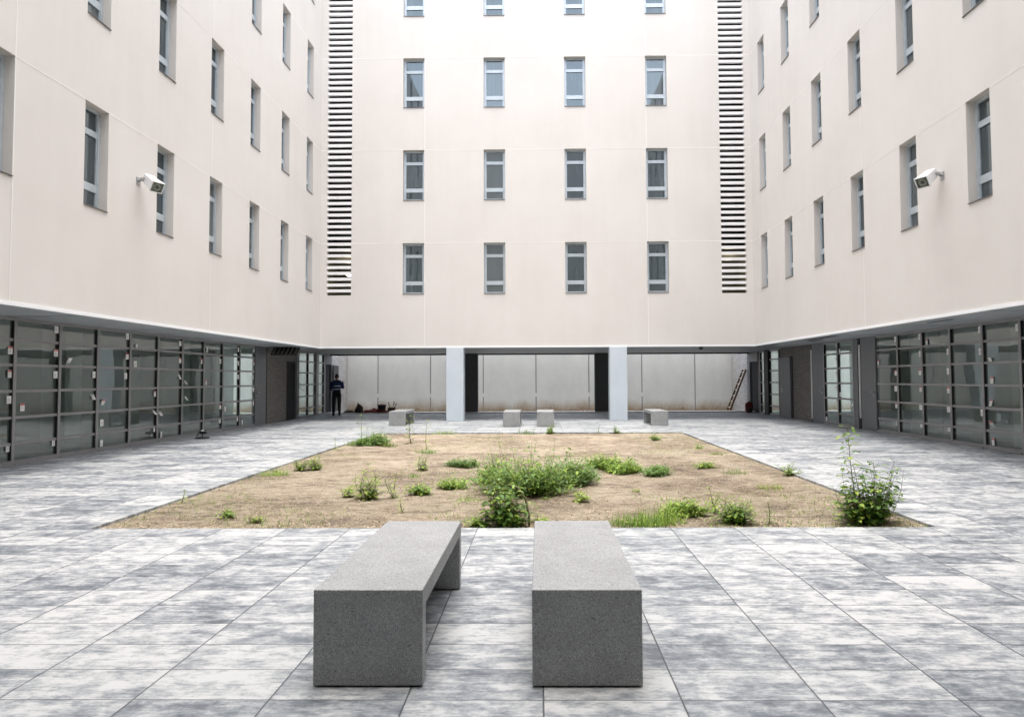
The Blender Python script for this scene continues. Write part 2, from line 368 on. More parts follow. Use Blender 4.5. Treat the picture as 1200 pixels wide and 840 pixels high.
def make_window(side, u, z, w):
    P = frame_of(side); m = MB(); r0, r1 = -.20, -.145
    def bx(a, b, c, d, w0=r0, w1=r1, mi=0):
        q = [P(a,c,w0),P(b,d,w1)]; lo = [min(q[0][i], q[1][i]) for i in range(3)]; hi = [max(q[0][i], q[1][i]) for i in range(3)]
        m.box(lo[0],hi[0],lo[1],hi[1],lo[2],hi[2],mi)
    z0 = z-WHT; e = .002
    fw = .062
    bx(u+e, u+fw, z0+.014, z-e); bx(u+w-fw, u+w-e, z0+.014, z-e)
    zs = [z0+.014, z0+.075, z0+.075+.245, z0+.075+.245+.135, z-.06-.315-.105, z-.06-.315, z-.06, z-e]
    for a, b in ((zs[0],zs[1]), (zs[6],zs[7])): bx(u+fw, u+w-fw, a, b)
    for a, b in ((zs[2],zs[3]), (zs[4],zs[5])): bx(u+fw, u+w-fw, a, b, r0, r1-.006)
    # inner sash lips
    for a, b in ((zs[1],zs[2]), (zs[3],zs[4]), (zs[5],zs[6])):
        bx(u+fw, u+fw+.022, a, b, r0, r1-.014); bx(u+w-fw-.022, u+w-fw, a, b, r0, r1-.014)
    bx(u+.004, u+w-.004, z0+.001, z0+.013, -.19, .022, 1)
    win = m.build('window', ['alu', 'sill'], BLD)
    g = MB(); k = -.182
    for a, b in ((zs[1],zs[2]), (zs[3],zs[4]), (zs[5],zs[6])):
        g.quad(P(u+fw+.02,a,k),P(u+w-fw-.02,a,k),P(u+w-fw-.02,b,k),P(u+fw+.02,b,k))
    g.build('pane', 'wglass', win, fix=False)
    return win
for side, us, w in (('rear', cols_back, wb), ('left', left_u, ws), ('right', right_u, ws)):
    for u in us:
        for z in zrows:
            if side != 'rear' and (u < 8 or (z > 13 and u < 12)): 
                # out of the photograph's frame: same opening, closed by a plain frame
                pass
            make_window(side, u, z, w)

# louvre screens over the stair shafts
for k, (a, b) in enumerate(LV):
    m = MB(); z = 4.30+.085
    while z < TOP-1.3:
        m.box(a+.002, b-.002, D-.012, D+.075, z+.01, z+.104); z += .2008
    sc = m.build('louvre_screen', 'slat', BLD)
    q = MB(); y1 = D+2.2; zt = TOP-1.2
    q.quad((a-.3,y1,4.0),(b+.3,y1,4.0),(b+.3,y1,zt),(a-.3,y1,zt))
    q.quad((a-.3,D+.15,4.0),(a-.3,y1,4.0),(a-.3,y1,zt),(a-.3,D+.15,zt)); q.quad((b+.3,D+.15,4.0),(b+.3,y1,4.0),(b+.3,y1,zt),(b+.3,D+.15,zt))
    q.quad((a-.3,D+.15,4.0),(b+.3,D+.15,4.0),(b+.3,y1,4.0),(a-.3,y1,4.0)); q.quad((a-.3,D+.15,zt),(b+.3,D+.15,zt),(b+.3,y1,zt),(a-.3,y1,zt))
    for j in range(1, 5): q.box(a-.29, b+.29, D+.5, y1-.01, 2.6+ST*j-.1, 2.6+ST*j+.1)
    q.build('stair_shaft', 'shaft', BLD)
    for lz, lx in (((5.18, .38),) if k == 0 else ((5.25, .6),)):
        l = MB(); l.lathe([(.0,-.02),(.085,-.015),(.09,.0),(.08,.03)], 20, T=Matrix.Translation((a+lx, D+1.3, lz)))
        l.build('stair_lamp', 'stairlamp' if 'stairlamp' in MT else MT.setdefault('stairlamp', m_emit('lit_lamp_shade', (1,.86,.55), 22)) and 'stairlamp', BLD)

# white edge profile, soffits
t = MB(); e = .012
t.box(XL-.03, XL+e, F+e, D-e, ZT-.004, ZF); t.box(XR-e, XR+.03, F+e, D-e, ZT-.004, ZF)
t.box(XL-.03, XR+.03, D-e, D+.03, ZT-.004, ZF); t.box(XL-.03, XR+.03, F-.03, F+e, ZT-.004, ZF)
t.build('edge_trim', 'trim', BLD)
for (x0, x1, y0, y1, mm) in ((GL-.3, XL-.03, F-6, D+.03, 'soffit'), (XR+.03, GR+.3, F-6, D+.03, 'soffit'), (XL-.03, XR+.03, -4.8, F-.03, 'soffit_rear'), (GL-.3, GR+.3, D+.03, YB-.02, 'soffit_rear')):
    q = MB(); q.box(x0, x1, y0, y1, ZT+.002, ZT+.05); q.build('soffit', mm, BLD)
q = MB()   # dark panel joints of the soffits
for y in (5, 8, 11, 14, 17, 20):
    for x0, x1 in ((GL+.01, XL-.05), (XR+.05, GR-.01)): q.box(x0, x1, y-.006, y+.006, ZT-.002, ZT+.001)
q.build('soffit_joint', 'matt_black', BLD)
for (x0, x1, y0, y1) in ((7.55,7.75,17.4,19.3),(7.9,8.02,19.0,19.8),(7.5,7.62,21.4,23.5),(-8.3,-8.15,8.6,9.3),(-5.1,-4.4,23.6,23.9),(7.7,7.76,12.6,13.4)):
    q = MB(); q.box(x0, x1, y0, y1, ZT-.006, ZT+.001); q.build('slot_shade_strip', 'matt_black', BLD)  # black strips laid on the soffit stand in for shaded slots
sp = MB(); sp.lathe([(.0,-.11),(.05,-.10),(.075,-.05),(.08,.0)], 18, T=Matrix.Translation((5.47, D+.12, ZT)))
sp.build('soffit_spotlight', 'black_pl', BLD)
# hatch hanging open below the left soffit
h = empty('access_hatch', (-8.2, 21.95, ZT)); h.parent = BLD
q = MB(); q.box(-8.80, -8.0, 21.5, 22.0, ZT-.006, ZT+.001); o = q.build('opening', 'black', h); o.matrix_parent_inverse = Matrix.Translation((8.2,-21.95,-ZT))  # black sheet under the soffit paints the hatch's dark inside
q = MB(); T = Matrix.Rotation(math.radians(-50), 4, 'X'); q.box(-.55, .30, -.02, 0.02, -.40, -.01, T=T)
for k in range(6): q.box(-.5+.14*k, -.44+.14*k, -.035, -.02, -.38, -.03, mi=1, T=T)
q.build('flap', ['olive', 'frame'], h)

# outer shell, ceilings, roof
q = MB()
q.box(-OUT, XL-.35, -8, YB, TOP-.3, TOP-.05); q.box(XR+.35, OUT, -8, YB, TOP-.3, TOP-.05); q.box(XL-.35, XR+.35, D+.35, YB, TOP-.3, TOP-.05); q.box(XL-.35, XR+.35, -8, F-.35, TOP-.9, TOP-.65)
q.build('roof', 'roof', BLD)
q = MB(); q.box(XL-.36, XL-.001, F, D+.36, TOP-.06, TOP+.06); q.box(XR+.001, XR+.36, F, D+.36, TOP-.06, TOP+.06); q.box(XL-.001, XR+.001, D+.001, D+.36, TOP-.06, TOP+.06); q.box(XL-.36, XR+.36, F-.36, F-.001, TOP-.66, TOP-.54)
q.build('coping', 'trim', BLD)
q = MB(); q.box(-OUT-.3, -OUT, -8, YB, -.1, TOP); q.box(OUT, OUT+.3, -8, YB, -.1, TOP); q.box(-OUT, OUT, -8.3, -8, -.1, TOP-.6); q.box(-OUT, OUT, YB-.02, YB+.2, ZT+.05, TOP)
q.build('outer_wall', 'render', BLD)
q = MB(); q.box(-OUT, GL-.31, -8, YB, 2.75, 2.95); q.box(GR+.31, OUT, -8, YB, 2.75, 2.95); q.box(GL-.31, XL-.1, -8, YB-.05, ZT+.055, 2.95); q.box(XR+.1, GR+.31, -8, YB-.05, ZT+.055, 2.95)
q.build('interior_ceiling', 'inwall', BLD)
q = MB(); q.box(-OUT, GL-.13, -8, YB, -.12, .012); q.box(GR+.13, OUT, -8, YB, -.12, .012); q.build('interior_floor', 'infloor', BLD)
q = MB(); q.box(-13.2, -13.0, -8, YB, .013, 2.74); q.box(13.0, 13.2, -8, YB, .013, 2.74)
for y in (21.6, 15.9, 9.0): q.box(-12.99, -10.6, y, y+.15, .013, 2.74)
for y in (21.6, 13.2): q.box(10.6, 12.99, y, y+.15, .013, 2.74)
q.build('interior_wall', 'inwall', BLD)
for x, ys_ in ((-10.0, (3.1, 8.3, 13.9, 18.3)), (9.7, (4.2, 9.0, 13.3, 17.0))):
    for y in ys_:
        q = MB(); q.box(x-.25, x+.25, y-.25, y+.25, .013, 2.74); q.build('interior_column', 'incol', BLD)
# recessed front wall behind the camera
q = MB(); q.box(GL-.1, GR+.1, -4.8, -4.6, 0, ZT); q.build('recess_wall', 'col_dark', BLD)

# columns under the rear wing
for x0, x1, dy in ((-3.170, -2.592, 0), (2.352, 2.940, 0)):
    q = MB(); q.box(x0, x1, D-.045, D+.45, 0, ZT+.001); o = q.build('column', 'col', BLD, bevel=.006)
    tag(o, 'pale blue-grey column under the rear wing')
for x0, x1 in ((-3.215, -2.605), (2.285, 2.895)):
    q = MB(); q.box(x0, x1, 28.0, 28.28, .05, ZT+.001); o = q.build('column', 'col_dark', BLD); tag(o, 'dark grey column at the back edge')  # back row is dark grey, unlike the pale front pair
q = MB(); q.box(GL+.02, GR-.02, YB-.14, YB-.021, ZT-.055, ZT+.001); q.build('edge_strip', 'col_dark', BLD)  # dark strip along the soffit's rear edge

# ground floor walls: fx maps (side, y, out) to x
def gx(side, w): return GL+w if side < 0 else GR-w
def gbox(m, side, w0, w1, y0, y1, z0, z1, mi=0):
    a, b = gx(side, w0), gx(side, w1); m.box(min(a,b), max(a,b), y0, y1, z0, z1, mi)
RAILS = [.355, .795, 1.24, 1.68, 2.105]
def bay(side, y0, y1, cols=1, name='glazing_bay'):
    """one bay: near mullion, rails, sill and head, one sheet of panes"""
    m = MB(); g = MB(); w = .062; zt = ZT-.001
    def mull(y, ww=w):
        gbox(m, side, -.05, .036, y-ww/2, y+ww/2, .0, zt, 0)
        # black side strips, proud of the mullion's flanks
        for sgn in (-1, 1):
            ya = y+sgn*(ww/2+.0005); yb = y+sgn*(ww/2+.005)
            gbox(m, side, -.02, .026, min(ya,yb), max(ya,yb), .085, zt-.06, 1)
    mull(y0)
    a, b = y0+w/2, y1-w/2
    if name == 'glazing_end': mull(y1)
    gbox(m, side, -.05, .030, a, b, 0, .075); gbox(m, side, -.05, .030, a, b, zt-.055, zt)
    gbox(m, side, .031, .06, a, b, 0, .03)
    for z in RAILS: gbox(m, side, -.04, .024, a+.008, b-.008, z-.024, z+.024)
    o = m.build('glazing_bay', ['frame', 'matt_black'], BLD)
    x = gx(side, -.005); zz = [.075]+RAILS+[zt-.055]
    for k in range(6):
        z0 = zz[k]+(.024 if k else 0); z1 = zz[k+1]-(.024 if k < 5 else 0)
        d = R.uniform(-.0025, .0025)            # panes never sit dead level: reflections step from pane to pane
        qv = [(x+d,a,z0),(x-d,b,z0),(x-d+R.uniform(-.002,.002),b,z1),(x+d,a,z1)]
        if side > 0: qv.reverse()
        g.quad(*qv)
    g.build('pane', 'glass', o)
def panel(side, y0, y1, z0=0, z1=ZT-.001, mat='panel', w=.02, name='wall_panel', handle=None):
    m = MB(); gbox(m, side, -.08, w, y0, y1, z0, z1); o = m.build(name, mat, BLD, bevel=.003)
    if handle is not None:
        h = MB(); x = gx(side, w); s = -side
        for z in (1.02, .93): h.tube([(x, handle, z), (x+s*.05, handle, z)], .012, 8)
        h.tube([(x+s*.05, handle-.0, 1.02), (x+s*.05, handle+.11, 1.02)], .010, 8)
        h.lathe([(.0,0),(.026,0),(.026,.008),(0,.008)], 12, T=Matrix.Translation((x, handle, .93)) @ Matrix.Rotation(math.pi/2*s, 4, 'Y'))
        h.build('handle', 'steel', o)
    return o
ZP = ZT-.001
LB = [20.72-1.06*k for k in range(24)]; RB = [17.55-1.05*k for k in range(21)]
for k in range(len(LB)-1): bay(-1, LB[k+1], LB[k])
for k in range(len(RB)-1): bay(1, RB[k+1], RB[k])
# left, beyond the long glazing
panel(-1, 20.75, 21.58, name='metal_door', handle=20.88)
panel(-1, 21.59, 21.70, mat='black', w=-.02)  # black sheet painted for the shade in a narrow gap
panel(-1, 21.71, 23.38, mat='brick_dark', w=.0, name='brick_wall')
panel(-1, 23.39, 24.28, z0=2.08, mat='brick_dark', w=.0, name='brick_wall')
panel(-1, 23.39, 24.28, z1=2.079, mat='black', w=-.04, name='doorway_shade')  # flat black sheet stands in for the unlit inside of the doorway
panel(-1, 24.29, 24.45, name='door_post', w=.03)
bay(-1, 24.50, 25.50); bay(-1, 25.50, 26.33)
panel(-1, 26.37, 26.62, mat='frame', w=.05, name='door_post')
bay(-1, 26.66, 27.36, name='glazing_end')
panel(-1, 27.40, 27.60); panel(-1, 27.601, 28.35, z0=2.06, mat='panel', name='wall_panel'); panel(-1, 27.601, 28.35, z1=2.059, mat='black', w=-.05, name='doorway_shade'); panel(-1, 28.351, 28.44)
panel(-1, 28.45, YW, mat='brick_light', w=.0, name='brick_wall', z0=-.06, z1=3.0)
# door leaf swung back against the pale brick
m = MB(); gbox(m, -1, .03, .07, 28.50, 29.22, .06, 2.04); o = m.build('door_leaf', 'col_dark', BLD, bevel=.003)
m = MB(); gbox(m, -1, .071, .085, 28.52, 29.20, 1.18, 1.24); m.build('push_bar', 'white', o)
# right, beyond the long glazing
panel(1, 17.59, 18.40, name='metal_door', handle=17.68)
panel(1, 18.41, 18.56, mat='black', w=-.02); m = MB(); gbox(m, 1, .0, .03, 18.46, 18.50, .3, 2.3); m.build('downpipe', 'white', BLD)
panel(1, 18.57, 18.80, name='door_post', w=.03)
bay(1, 18.84, 19.81); bay(1, 19.81, 20.76, name='glazing_end')
panel(1, 20.80, 21.68, name='metal_door', handle=20.92)
panel(1, 21.69, 21.80, mat='black', w=-.02); m = MB(); gbox(m, 1, .0, .03, 21.73, 21.76, .1, 2.3); m.build('downpipe', 'white', BLD)
panel(1, 21.81, 23.36, mat='brick_dark', w=.0, name='brick_wall')
panel(1, 23.37, 23.55, z1=2.15, mat='black', w=-.04, name='doorway_shade'); panel(1, 23.37, 24.60, z0=2.151, mat='brick_dark', w=.0, name='brick_wall')
panel(1, 23.56, 24.60, z1=2.15, name='metal_door', w=.03, handle=24.30)
bay(1, 24.66, 25.70)
panel(1, 25.74, 26.20, mat='matt_black', w=.06, name='door_post')
bay(1, 26.26, 26.75, name='glazing_end')
panel(1, 26.79, 27.10, mat='brick_dark', w=0.0, name='brick_wall'); panel(1, 27.101, 28.10, z0=2.08, name='wall_panel'); panel(1, 27.101, 28.10, z1=2.079, mat='black', w=-.05, name='doorway_shade'); panel(1, 28.101, 28.44)
panel(1, 28.45, YW, mat='brick_light', w=.0, name='brick_wall', z0=-.06, z1=3.0)

# ------------------------------------------------------------------ boundary wall behind the building
BW = empty('boundary_wall', (0, YW, 0)); tag(BW, 'pale precast concrete wall with brown earth stains behind the rear columns', 'wall')
jx = [-7.47+2.428*k for k in range(-3, 10)]
for i in range(len(jx)-1):
    q = MB(); q.box(jx[i]+.022, jx[i+1]-.022, 0, .18, -.06, 3.0); q.build('wall_panel', 'bwall', BW, bevel=.006)
    q = MB(); q.box(jx[i+1]-.021, jx[i+1]+.021, .03, .15, -.06, 2.99); q.build('joint_filler', 'frame', BW)
    if 1 < i < 8:
        q = MB(); q.box(jx[i+1]-.045, jx[i+1]+.045, -.012, .028, .60, .78); q.build('joint_clip', 'white', BW)

# ------------------------------------------------------------------ benches
BT = .44; BWD = .503; BL = 1.494
def bench_mesh(kind):
    """seat slab and legs of one cast piece; only the outer arrises are softened"""
    bm = bmesh.new(); c = .005
    th = .085
    if kind == 'seat': x0, x1, y0, y1, z0, z1 = 0, BWD, 0, BL, BT-th, BT
    elif kind == 'near': x0, x1, y0, y1, z0, z1 = 0, BWD, 0, th, .008, BT-th
    else: x0, x1, y0, y1, z0, z1 = 0, BWD, BL-th, BL, .008, BT-th
    bmesh.ops.create_cube(bm, size=1)
    for v in bm.verts: v.co = Vector((x0+(v.co.x+.5)*(x1-x0), y0+(v.co.y+.5)*(y1-y0), z0+(v.co.z+.5)*(z1-z0)))
    es = []
    for e_ in bm.edges:
        a, b = e_.verts; mid = (a.co+b.co)/2; vert = abs(a.co.z-b.co.z) > .01
        if kind == 'seat' and not vert and mid.z > BT-.01: es.append(e_)
        elif vert and (kind != 'seat'): 
            if abs(mid.y-(0 if kind == 'near' else BL)) < .01: es.append(e_)
        elif vert: es.append(e_)
        elif kind != 'seat' and mid.z < .02: es.append(e_)
    bmesh.ops.bevel(bm, geom=es, offset=c, segments=2, affect='EDGES', profile=.5)
    me = bpy.data.meshes.new(kind); bm.to_mesh(me); bm.free(); me.materials.append(MT['terrazzo']); return me
meshes = {k: bench_mesh(k) for k in ('seat', 'near', 'far')}
def bench(x, y, rz, label, scale=(1,1,1)):
    r = empty('stone_bench', (x, y, 0), rz); tag(r, label, 'bench', 'grey stone benches in the courtyard')
    for k, nm in (('seat','seat'), ('near','leg'), ('far','leg')):
        o = bpy.data.objects.new(nm, meshes[k]); C.objects.link(o); o.parent = r
    r.scale = scale; return r
bench(-1.0455, 3.104, 0, 'grey speckled stone bench in the foreground, the left one showing its hollow side')
bench(-.0425, 3.104, 0, 'grey speckled stone bench in the foreground, the right one facing end-on')
bench(-4.62, 20.44, 0, 'pale grey bench far back left, partly behind weeds beside the left column')
bench(-1.10, 19.87, 0, 'small far bench between the columns, left one of the central pair')
bench(-.095, 19.82, 0, 'small far bench between the columns, right one of the central pair')
bench(3.30, 20.0, 0, 'pale grey bench far back right, in front of the right column')

# ------------------------------------------------------------------ floodlights on the side walls
def floodlight(side, y, z, yaw, label):
    X = XL if side < 0 else XR
    r = empty('floodlight', (X, y, z)); tag(r, label, 'floodlight', 'floodlights high on the side walls')
    s = -side
    b = MB(); b.box(*sorted((0, s*.012)), -.06, .06, -.07, .07); b.tube([(s*.01,0,.0),(s*.10,0,.035),(s*.16,0,.035)], .016, 8)
    for yy in (-.12, .12): b.box(*sorted((s*.11, s*.20)), yy-.004, yy+.004, .0, .035)
    b.box(*sorted((s*.108, s*.122)), -.12, .12, .0, .04)
    b.build('bracket', 'steel', r)
    # head local frame: +X looks out
    T = Matrix.Translation((s*.27, 0, -.04)) @ Matrix.Rotation(yaw, 4, 'Z') @ Matrix.Rotation(math.radians(33), 4, 'Y')
    hd = MB()
    f = [(.17,y_,z_) for y_, z_ in ((-.115,-.100),(.115,-.100),(.115,.100),(-.115,.100))]; k = [(-.19,y_,z_) for y_, z_ in ((-.085,-.06),(.085,-.06),(.085,.090),(-.085,.090))]
    hd.add([T @ Vector(p) for p in f+k], ((0,1,5,4),(1,2,6,5),(2,3,7,6),(3,0,4,7),(7,6,5,4)))
    for a, bb, c, d in ((-.122,.122,-.106,-.088),(-.122,.122,.088,.106),(-.122,-.104,-.088,.088),(.104,.122,-.088,.088)): hd.box(.168,.190,a,bb,c,d,T=T)
    for q_ in range(5): hd.box(-.11+.04*q_, -.098+.04*q_, -.06, .06, .084+.003*q_, .112, T=T)
    o = hd.build('housing', 'white', r, bevel=.004)
    g = MB(); g.box(.180,.183,-.104,.104,-.088,.088,T=T); g.build('front_glass', 'lens', o)
    g = MB(); g.box(.171,.174,-.104,.104,-.088,.088,0,T=T)
    g.build('back_plate', 'grey', o)
    g = MB(); g.lathe([(.0,.0),(.070,.0),(.070,.003),(.0,.003)], 26, T=T @ Matrix.Translation((.1745,0,0)) @ Matrix.Rotation(math.pi/2,4,'Y'))
    g.build('reflector', 'white', o)
    g = MB(); g.lathe([(.0,.0),(.034,.0),(.034,.002),(.0,.002)], 22, T=T @ Matrix.Translation((.1780,0,0)) @ Matrix.Rotation(math.pi/2,4,'Y'))
    g.build('lamp_socket', 'grey', o)
    return r
floodlight(-1, 12.30, 5.13, math.radians(-28), 'white boxy floodlight on the left wall between two windows')
floodlight(1, 12.02, 5.02, math.radians(180+28), 'white boxy floodlight on the right wall between two windows')

# ------------------------------------------------------------------ paper tags hanging on the ground-floor panes
def tag_mesh(red):
    m = MB(); m.box(-.045, .045, -.0015, .0015, -.065, .065, 0)
    if red: m.box(-.0445, .0445, .0016, .0022, .035, .060, 1); m.box(-.0445, .0445, -.0022, -.0016, .035, .060, 1)
    for k in range(3): m.box(-.03, .02+.01*(k%2), .0016, .0020, .012-.022*k, .018-.022*k, 2); m.box(-.03, .02, -.0020, -.0016, .012-.022*k, .018-.022*k, 2)
    o = m.build('paper_tag', ['paper', 'red', 'ptext']); return o
def pix(lst, ox, oy, s): return [(ox+a/s, oy+b/s, (c[0] if c else 0)) for a, b, *c in lst]
LT = pix([(54,212),(52,328),(50,455),(42,692),(278,110),(278,225),(277,332),(110,492),(263,665),(340,265,30),(466,332),(458,440,-25),(507,468,20),(501,568),(499,672)], 0, 360, 4.2) + \
     pix([(155,125),(163,250),(143,370),(211,192),(202,297),(325,480),(330,592,-35),(357,600,-35),(327,695),(362,740),(478,170),(478,275),(475,375,-20),(512,408,-30),(515,505,-30),(645,210),(610,280),(638,410),(725,280),(725,560),(755,573),(722,645),(840,208),(838,292),(838,375),(830,635),(860,655),(933,212),(932,292),(925,378),(932,455),(928,540)], 120, 370, 5.25)
RT = pix([(42,175),(178,160),(215,190),(506,122),(712,110),(178,255),(330,243),(507,243),(563,293,-20),(45,358),(178,355),(330,350),(571,398),(45,445),(181,447),(335,453),(566,521,15),(48,537),(182,546),(334,557),(517,577),(570,638,-30),(50,628),(185,641),(337,661),(579,753)], 1040, 360, 4.667) + \
     pix([(596,268),(300,150),(322,188),(300,245),(300,345),(300,450),(329,493),(305,548),(420,558,20),(229,675)], 930, 380, 6.0)
ORD = ['first','second','third','fourth','fifth','sixth','seventh','eighth','ninth','tenth','eleventh','twelfth']
ROWN = ['bottom','second','third','fourth','fifth','top']
protos = [None, None]; used = {}
def place_tags(side, pts, bays, wallname):
    rec = []
    for u, v, tilt in pts:
        P = on_x(u, v, gx(side, .012)); rec.append((P.y, P.z, tilt))
    cells = {}
    for y, z, tilt in rec:
        b = min(range(len(bays)), key=lambda i: abs((bays[i][0]+bays[i][1])/2-y)); y = min(max(y, bays[b][0]+.085), bays[b][1]-.085)
        rw = sum(z > q for q in RAILS); z = min(max(z, .15), 2.36)
        cells.setdefault((b, rw), []).append((y, z, tilt))
    for (b, rw), L in cells.items():
        L.sort()
        for i, (y, z, tilt) in enumerate(L):
            red = R.random() < .30; k = int(red)
            if protos[k] is None: protos[k] = tag_mesh(red); o = protos[k]
            else: o = protos[k].copy(); C.objects.link(o)
            o.location = (gx(side, .012), y, z); o.rotation_euler = (math.radians(tilt)*(-side), 0, math.pi/2*(-side)+R.uniform(-.15,.15)); 
            lab = f"white paper tag, {wallname}, {ORD[b]} bay from the front, {ROWN[rw]} pane row" + ((', nearer one' if i == 0 else ', farther one') if len(L) > 1 else '')
            if rw not in (0, 5): lab = lab.replace(' pane row', ' row up')
            tag(o, lab, 'paper tag', 'paper tags on the glazing')
lb = sorted((LB[k+1], LB[k]) for k in range(len(LB)-1)); lb = [b for b in lb if b[0] > 10]
rb = sorted((RB[k+1], RB[k]) for k in range(len(RB)-1)); rb = [b for b in rb if b[0] > 11] 
place_tags(-1, LT, lb, 'left glazing')
place_tags(1, [p_ for p_ in RT if on_x(p_[0], p_[1], GR).y < 17.7], rb, 'right glazing')
place_tags(1, [p_ for p_ in RT if on_x(p_[0], p_[1], GR).y >= 17.7], [(18.84,19.81),(19.81,20.76)], 'right two-bay glazing')

# ------------------------------------------------------------------ loose things
# low stand on the left paving
r = empty('work_stand', ground(237, 513.5)); tag(r, 'small black stand with round base and white cap on the left paving', 'work stand')
m = MB(); m.lathe([(.0,0),(.165,0),(.17,.012),(.15,.03),(.05,.04),(.0,.04)], 28); m.build('base', 'black_pl', r)
m = MB(); m.tube([(0,0,.03),(0,0,.13)], .014, 8); m.tube([(-.11,.02,.14),(.10,-.02,.16)], .014, 8); m.box(-.05,.09,-.04,.04,.11,.17); m.tube([(-.10,.02,.14),(-.15,.03,.04)], .010, 6); m.build('arm', 'black_pl', r)
m = MB(); m.lathe([(.0,.165),(.035,.168),(.035,.19),(.02,.205),(0,.207)], 14); m.build('cap', 'white', r)

# ladder leaning on the pale brick at the right
r = empty('ladder', (8.04, 28.75, .05)); tag(r, 'dark wooden ladder leaning on the pale brick wall at right', 'ladder')
A, Bp = Vector((-.0, 0, 0)), Vector((.70, 0, 1.72))
for yy in (-.21, .21):
    m = MB(); d = (Bp-A).normalized(); n_ = Vector((-d.z, 0, d.x)); c = [A+n_*.035, A-n_*.035, Bp-n_*.035, Bp+n_*.035]
    m.add([q+Vector((0,yy-.016,0)) for q in c]+[q+Vector((0,yy+.016,0)) for q in c], ((0,1,2,3),(7,6,5,4),(0,4,5,1),(1,5,6,2),(2,6,7,3),(3,7,4,0))); m.build('rail', 'wood', r, fix=True)
for k in range(7):
    m = MB(); q = A.lerp(Bp, (k+.5)/7); m.tube([q+Vector((0,-.20,0)), q+Vector((0,.20,0))], .022, 8); m.build('rung', 'rung', r)

# backpack by the right doorway
r = empty('backpack', (8.50, 27.45, 0)); tag(r, 'dark red backpack on the ground by the right-hand black doorway', 'backpack')
bm = bmesh.new(); bmesh.ops.create_uvsphere(bm, u_segments=20, v_segments=14, radius=1)
for v in bm.verts:
    x, y, z = v.co; pz = math.copysign(abs(z)**.6, z); v.co = Vector((math.copysign(abs(x)**.7,x)*.15, math.copysign(abs(y)**.7,y)*.11, .22+pz*.22+noise.noise(v.co*2)*.015))
me = bpy.data.meshes.new('bag_body'); bm.to_mesh(me); bm.free(); me.materials.append(MT['redcloth']); [setattr(f_, 'use_smooth', True) for f_ in me.polygons]
o = bpy.data.objects.new('bag_body', me); C.objects.link(o); o.parent = r
m = MB(); m.box(-.10,.10,-.145,-.08,.06,.22); m.build('front_pocket', 'darkcloth', r, bevel=.02)
m = MB(); m.tube([(-.05,0,.42),(-.04,0,.48),(.04,0,.48),(.05,0,.42)], .012, 6); m.build('handle', 'black_pl', r)

def rag(name, x, y, z, sx, sy, h, mat, label, cat, seed):
    m = MB(); n = 22; vs = []
    for j in range(n+1):
        for i in range(n+1):
            u, v = i/n*2-1, j/n*2-1; e = max(0, 1-(u*u*u*u+v*v*v*v)**.5)
            rr = 1+.18*noise.noise(Vector((u*2, v*2, seed)))
            vs.append((u*sx*rr, v*sy*rr, e**.5*h*(.45+.75*abs(noise.fractal(Vector((u*2.2, v*2.2, seed*3.1)), .8, 2.2, 4))+.25)*1.0))
    m.add(vs, [(j*(n+1)+i, j*(n+1)+i+1, (j+1)*(n+1)+i+1, (j+1)*(n+1)+i) for j in range(n) for i in range(n)], 0, True)
    m.add([(v[0], v[1], -.0) for v in vs[:1]], [], 0)
    o = m.build(name, mat); o.location = (x, y, z); return tag(o, label, cat)
rag('tarpaulin', -6.85, 27.95, .052, .55, .20, .14, 'redcloth', 'crumpled dark red sheet lying along the kerb at back left', 'sheet', 3.0)
rag('rubbish_sack', -7.55, 27.92, .052, .17, .15, .33, 'darkcloth', 'small black sack on the kerb nearest the worker', 'sack', 8.0)
rag('dark_cloth', -7.98, 27.95, .052, .20, .14, .10, 'darkcloth', 'low dark cloth heap on the kerb behind the worker', 'cloth', 11.0)
r = empty('bucket', (-6.62, 27.98, .052)); tag(r, 'black rubber bucket heaped with pinkish rubble at back left', 'bucket')
m = MB(); m.lathe([(.13,0),(.18,.30),(.195,.30),(.195,.32),(.17,.32),(.165,.29),(.12,.02),(0,.02)], 24); m.build('tub', 'bucket', r)
m = MB(); m.lathe([(.168,.27),(.12,.33),(.05,.36),(0,.365)], 20); m.build('rubble', 'mortarmix', r)
m = MB(); m.tube([(.19*math.cos(t), .04, .31+.12*math.sin(t)) for t in [math.pi*k/12 for k in range(13)]], .007, 6); m.build('handle', 'black_pl', r)
r = empty('tool_bag', (-6.20, 28.0, .052)); tag(r, 'dark open tool bag with handles sticking up beside the bucket', 'tool bag')
m = MB(); m.box(-.16,.14,-.10,.10,0,.20); m.build('bag_body', 'darkcloth', r, bevel=.03)
for k, (dx, tx_, h_) in enumerate(((-.08,-.14,.42),(.0,.10,.44),(.08,.20,.36))):
    m = MB(); m.tube([(dx,0,.12),(tx_*.6+dx*.4,0,.3),(tx_,.0,h_)], [.018,.016,.022], 8); m.build('tool_handle', 'bucket', r)
m = MB()
for k in range(8): m.box(-.42+.105*k, -.42+.105*k+.105, -.04, .04, .0, .05, k%2)
o = m.build('warning_board', ['brightred', 'white']); o.location = (2.05, 29.9, -.058); o.rotation_euler.z = -.12; tag(o, 'red and white striped board lying at the foot of the boundary wall', 'board')

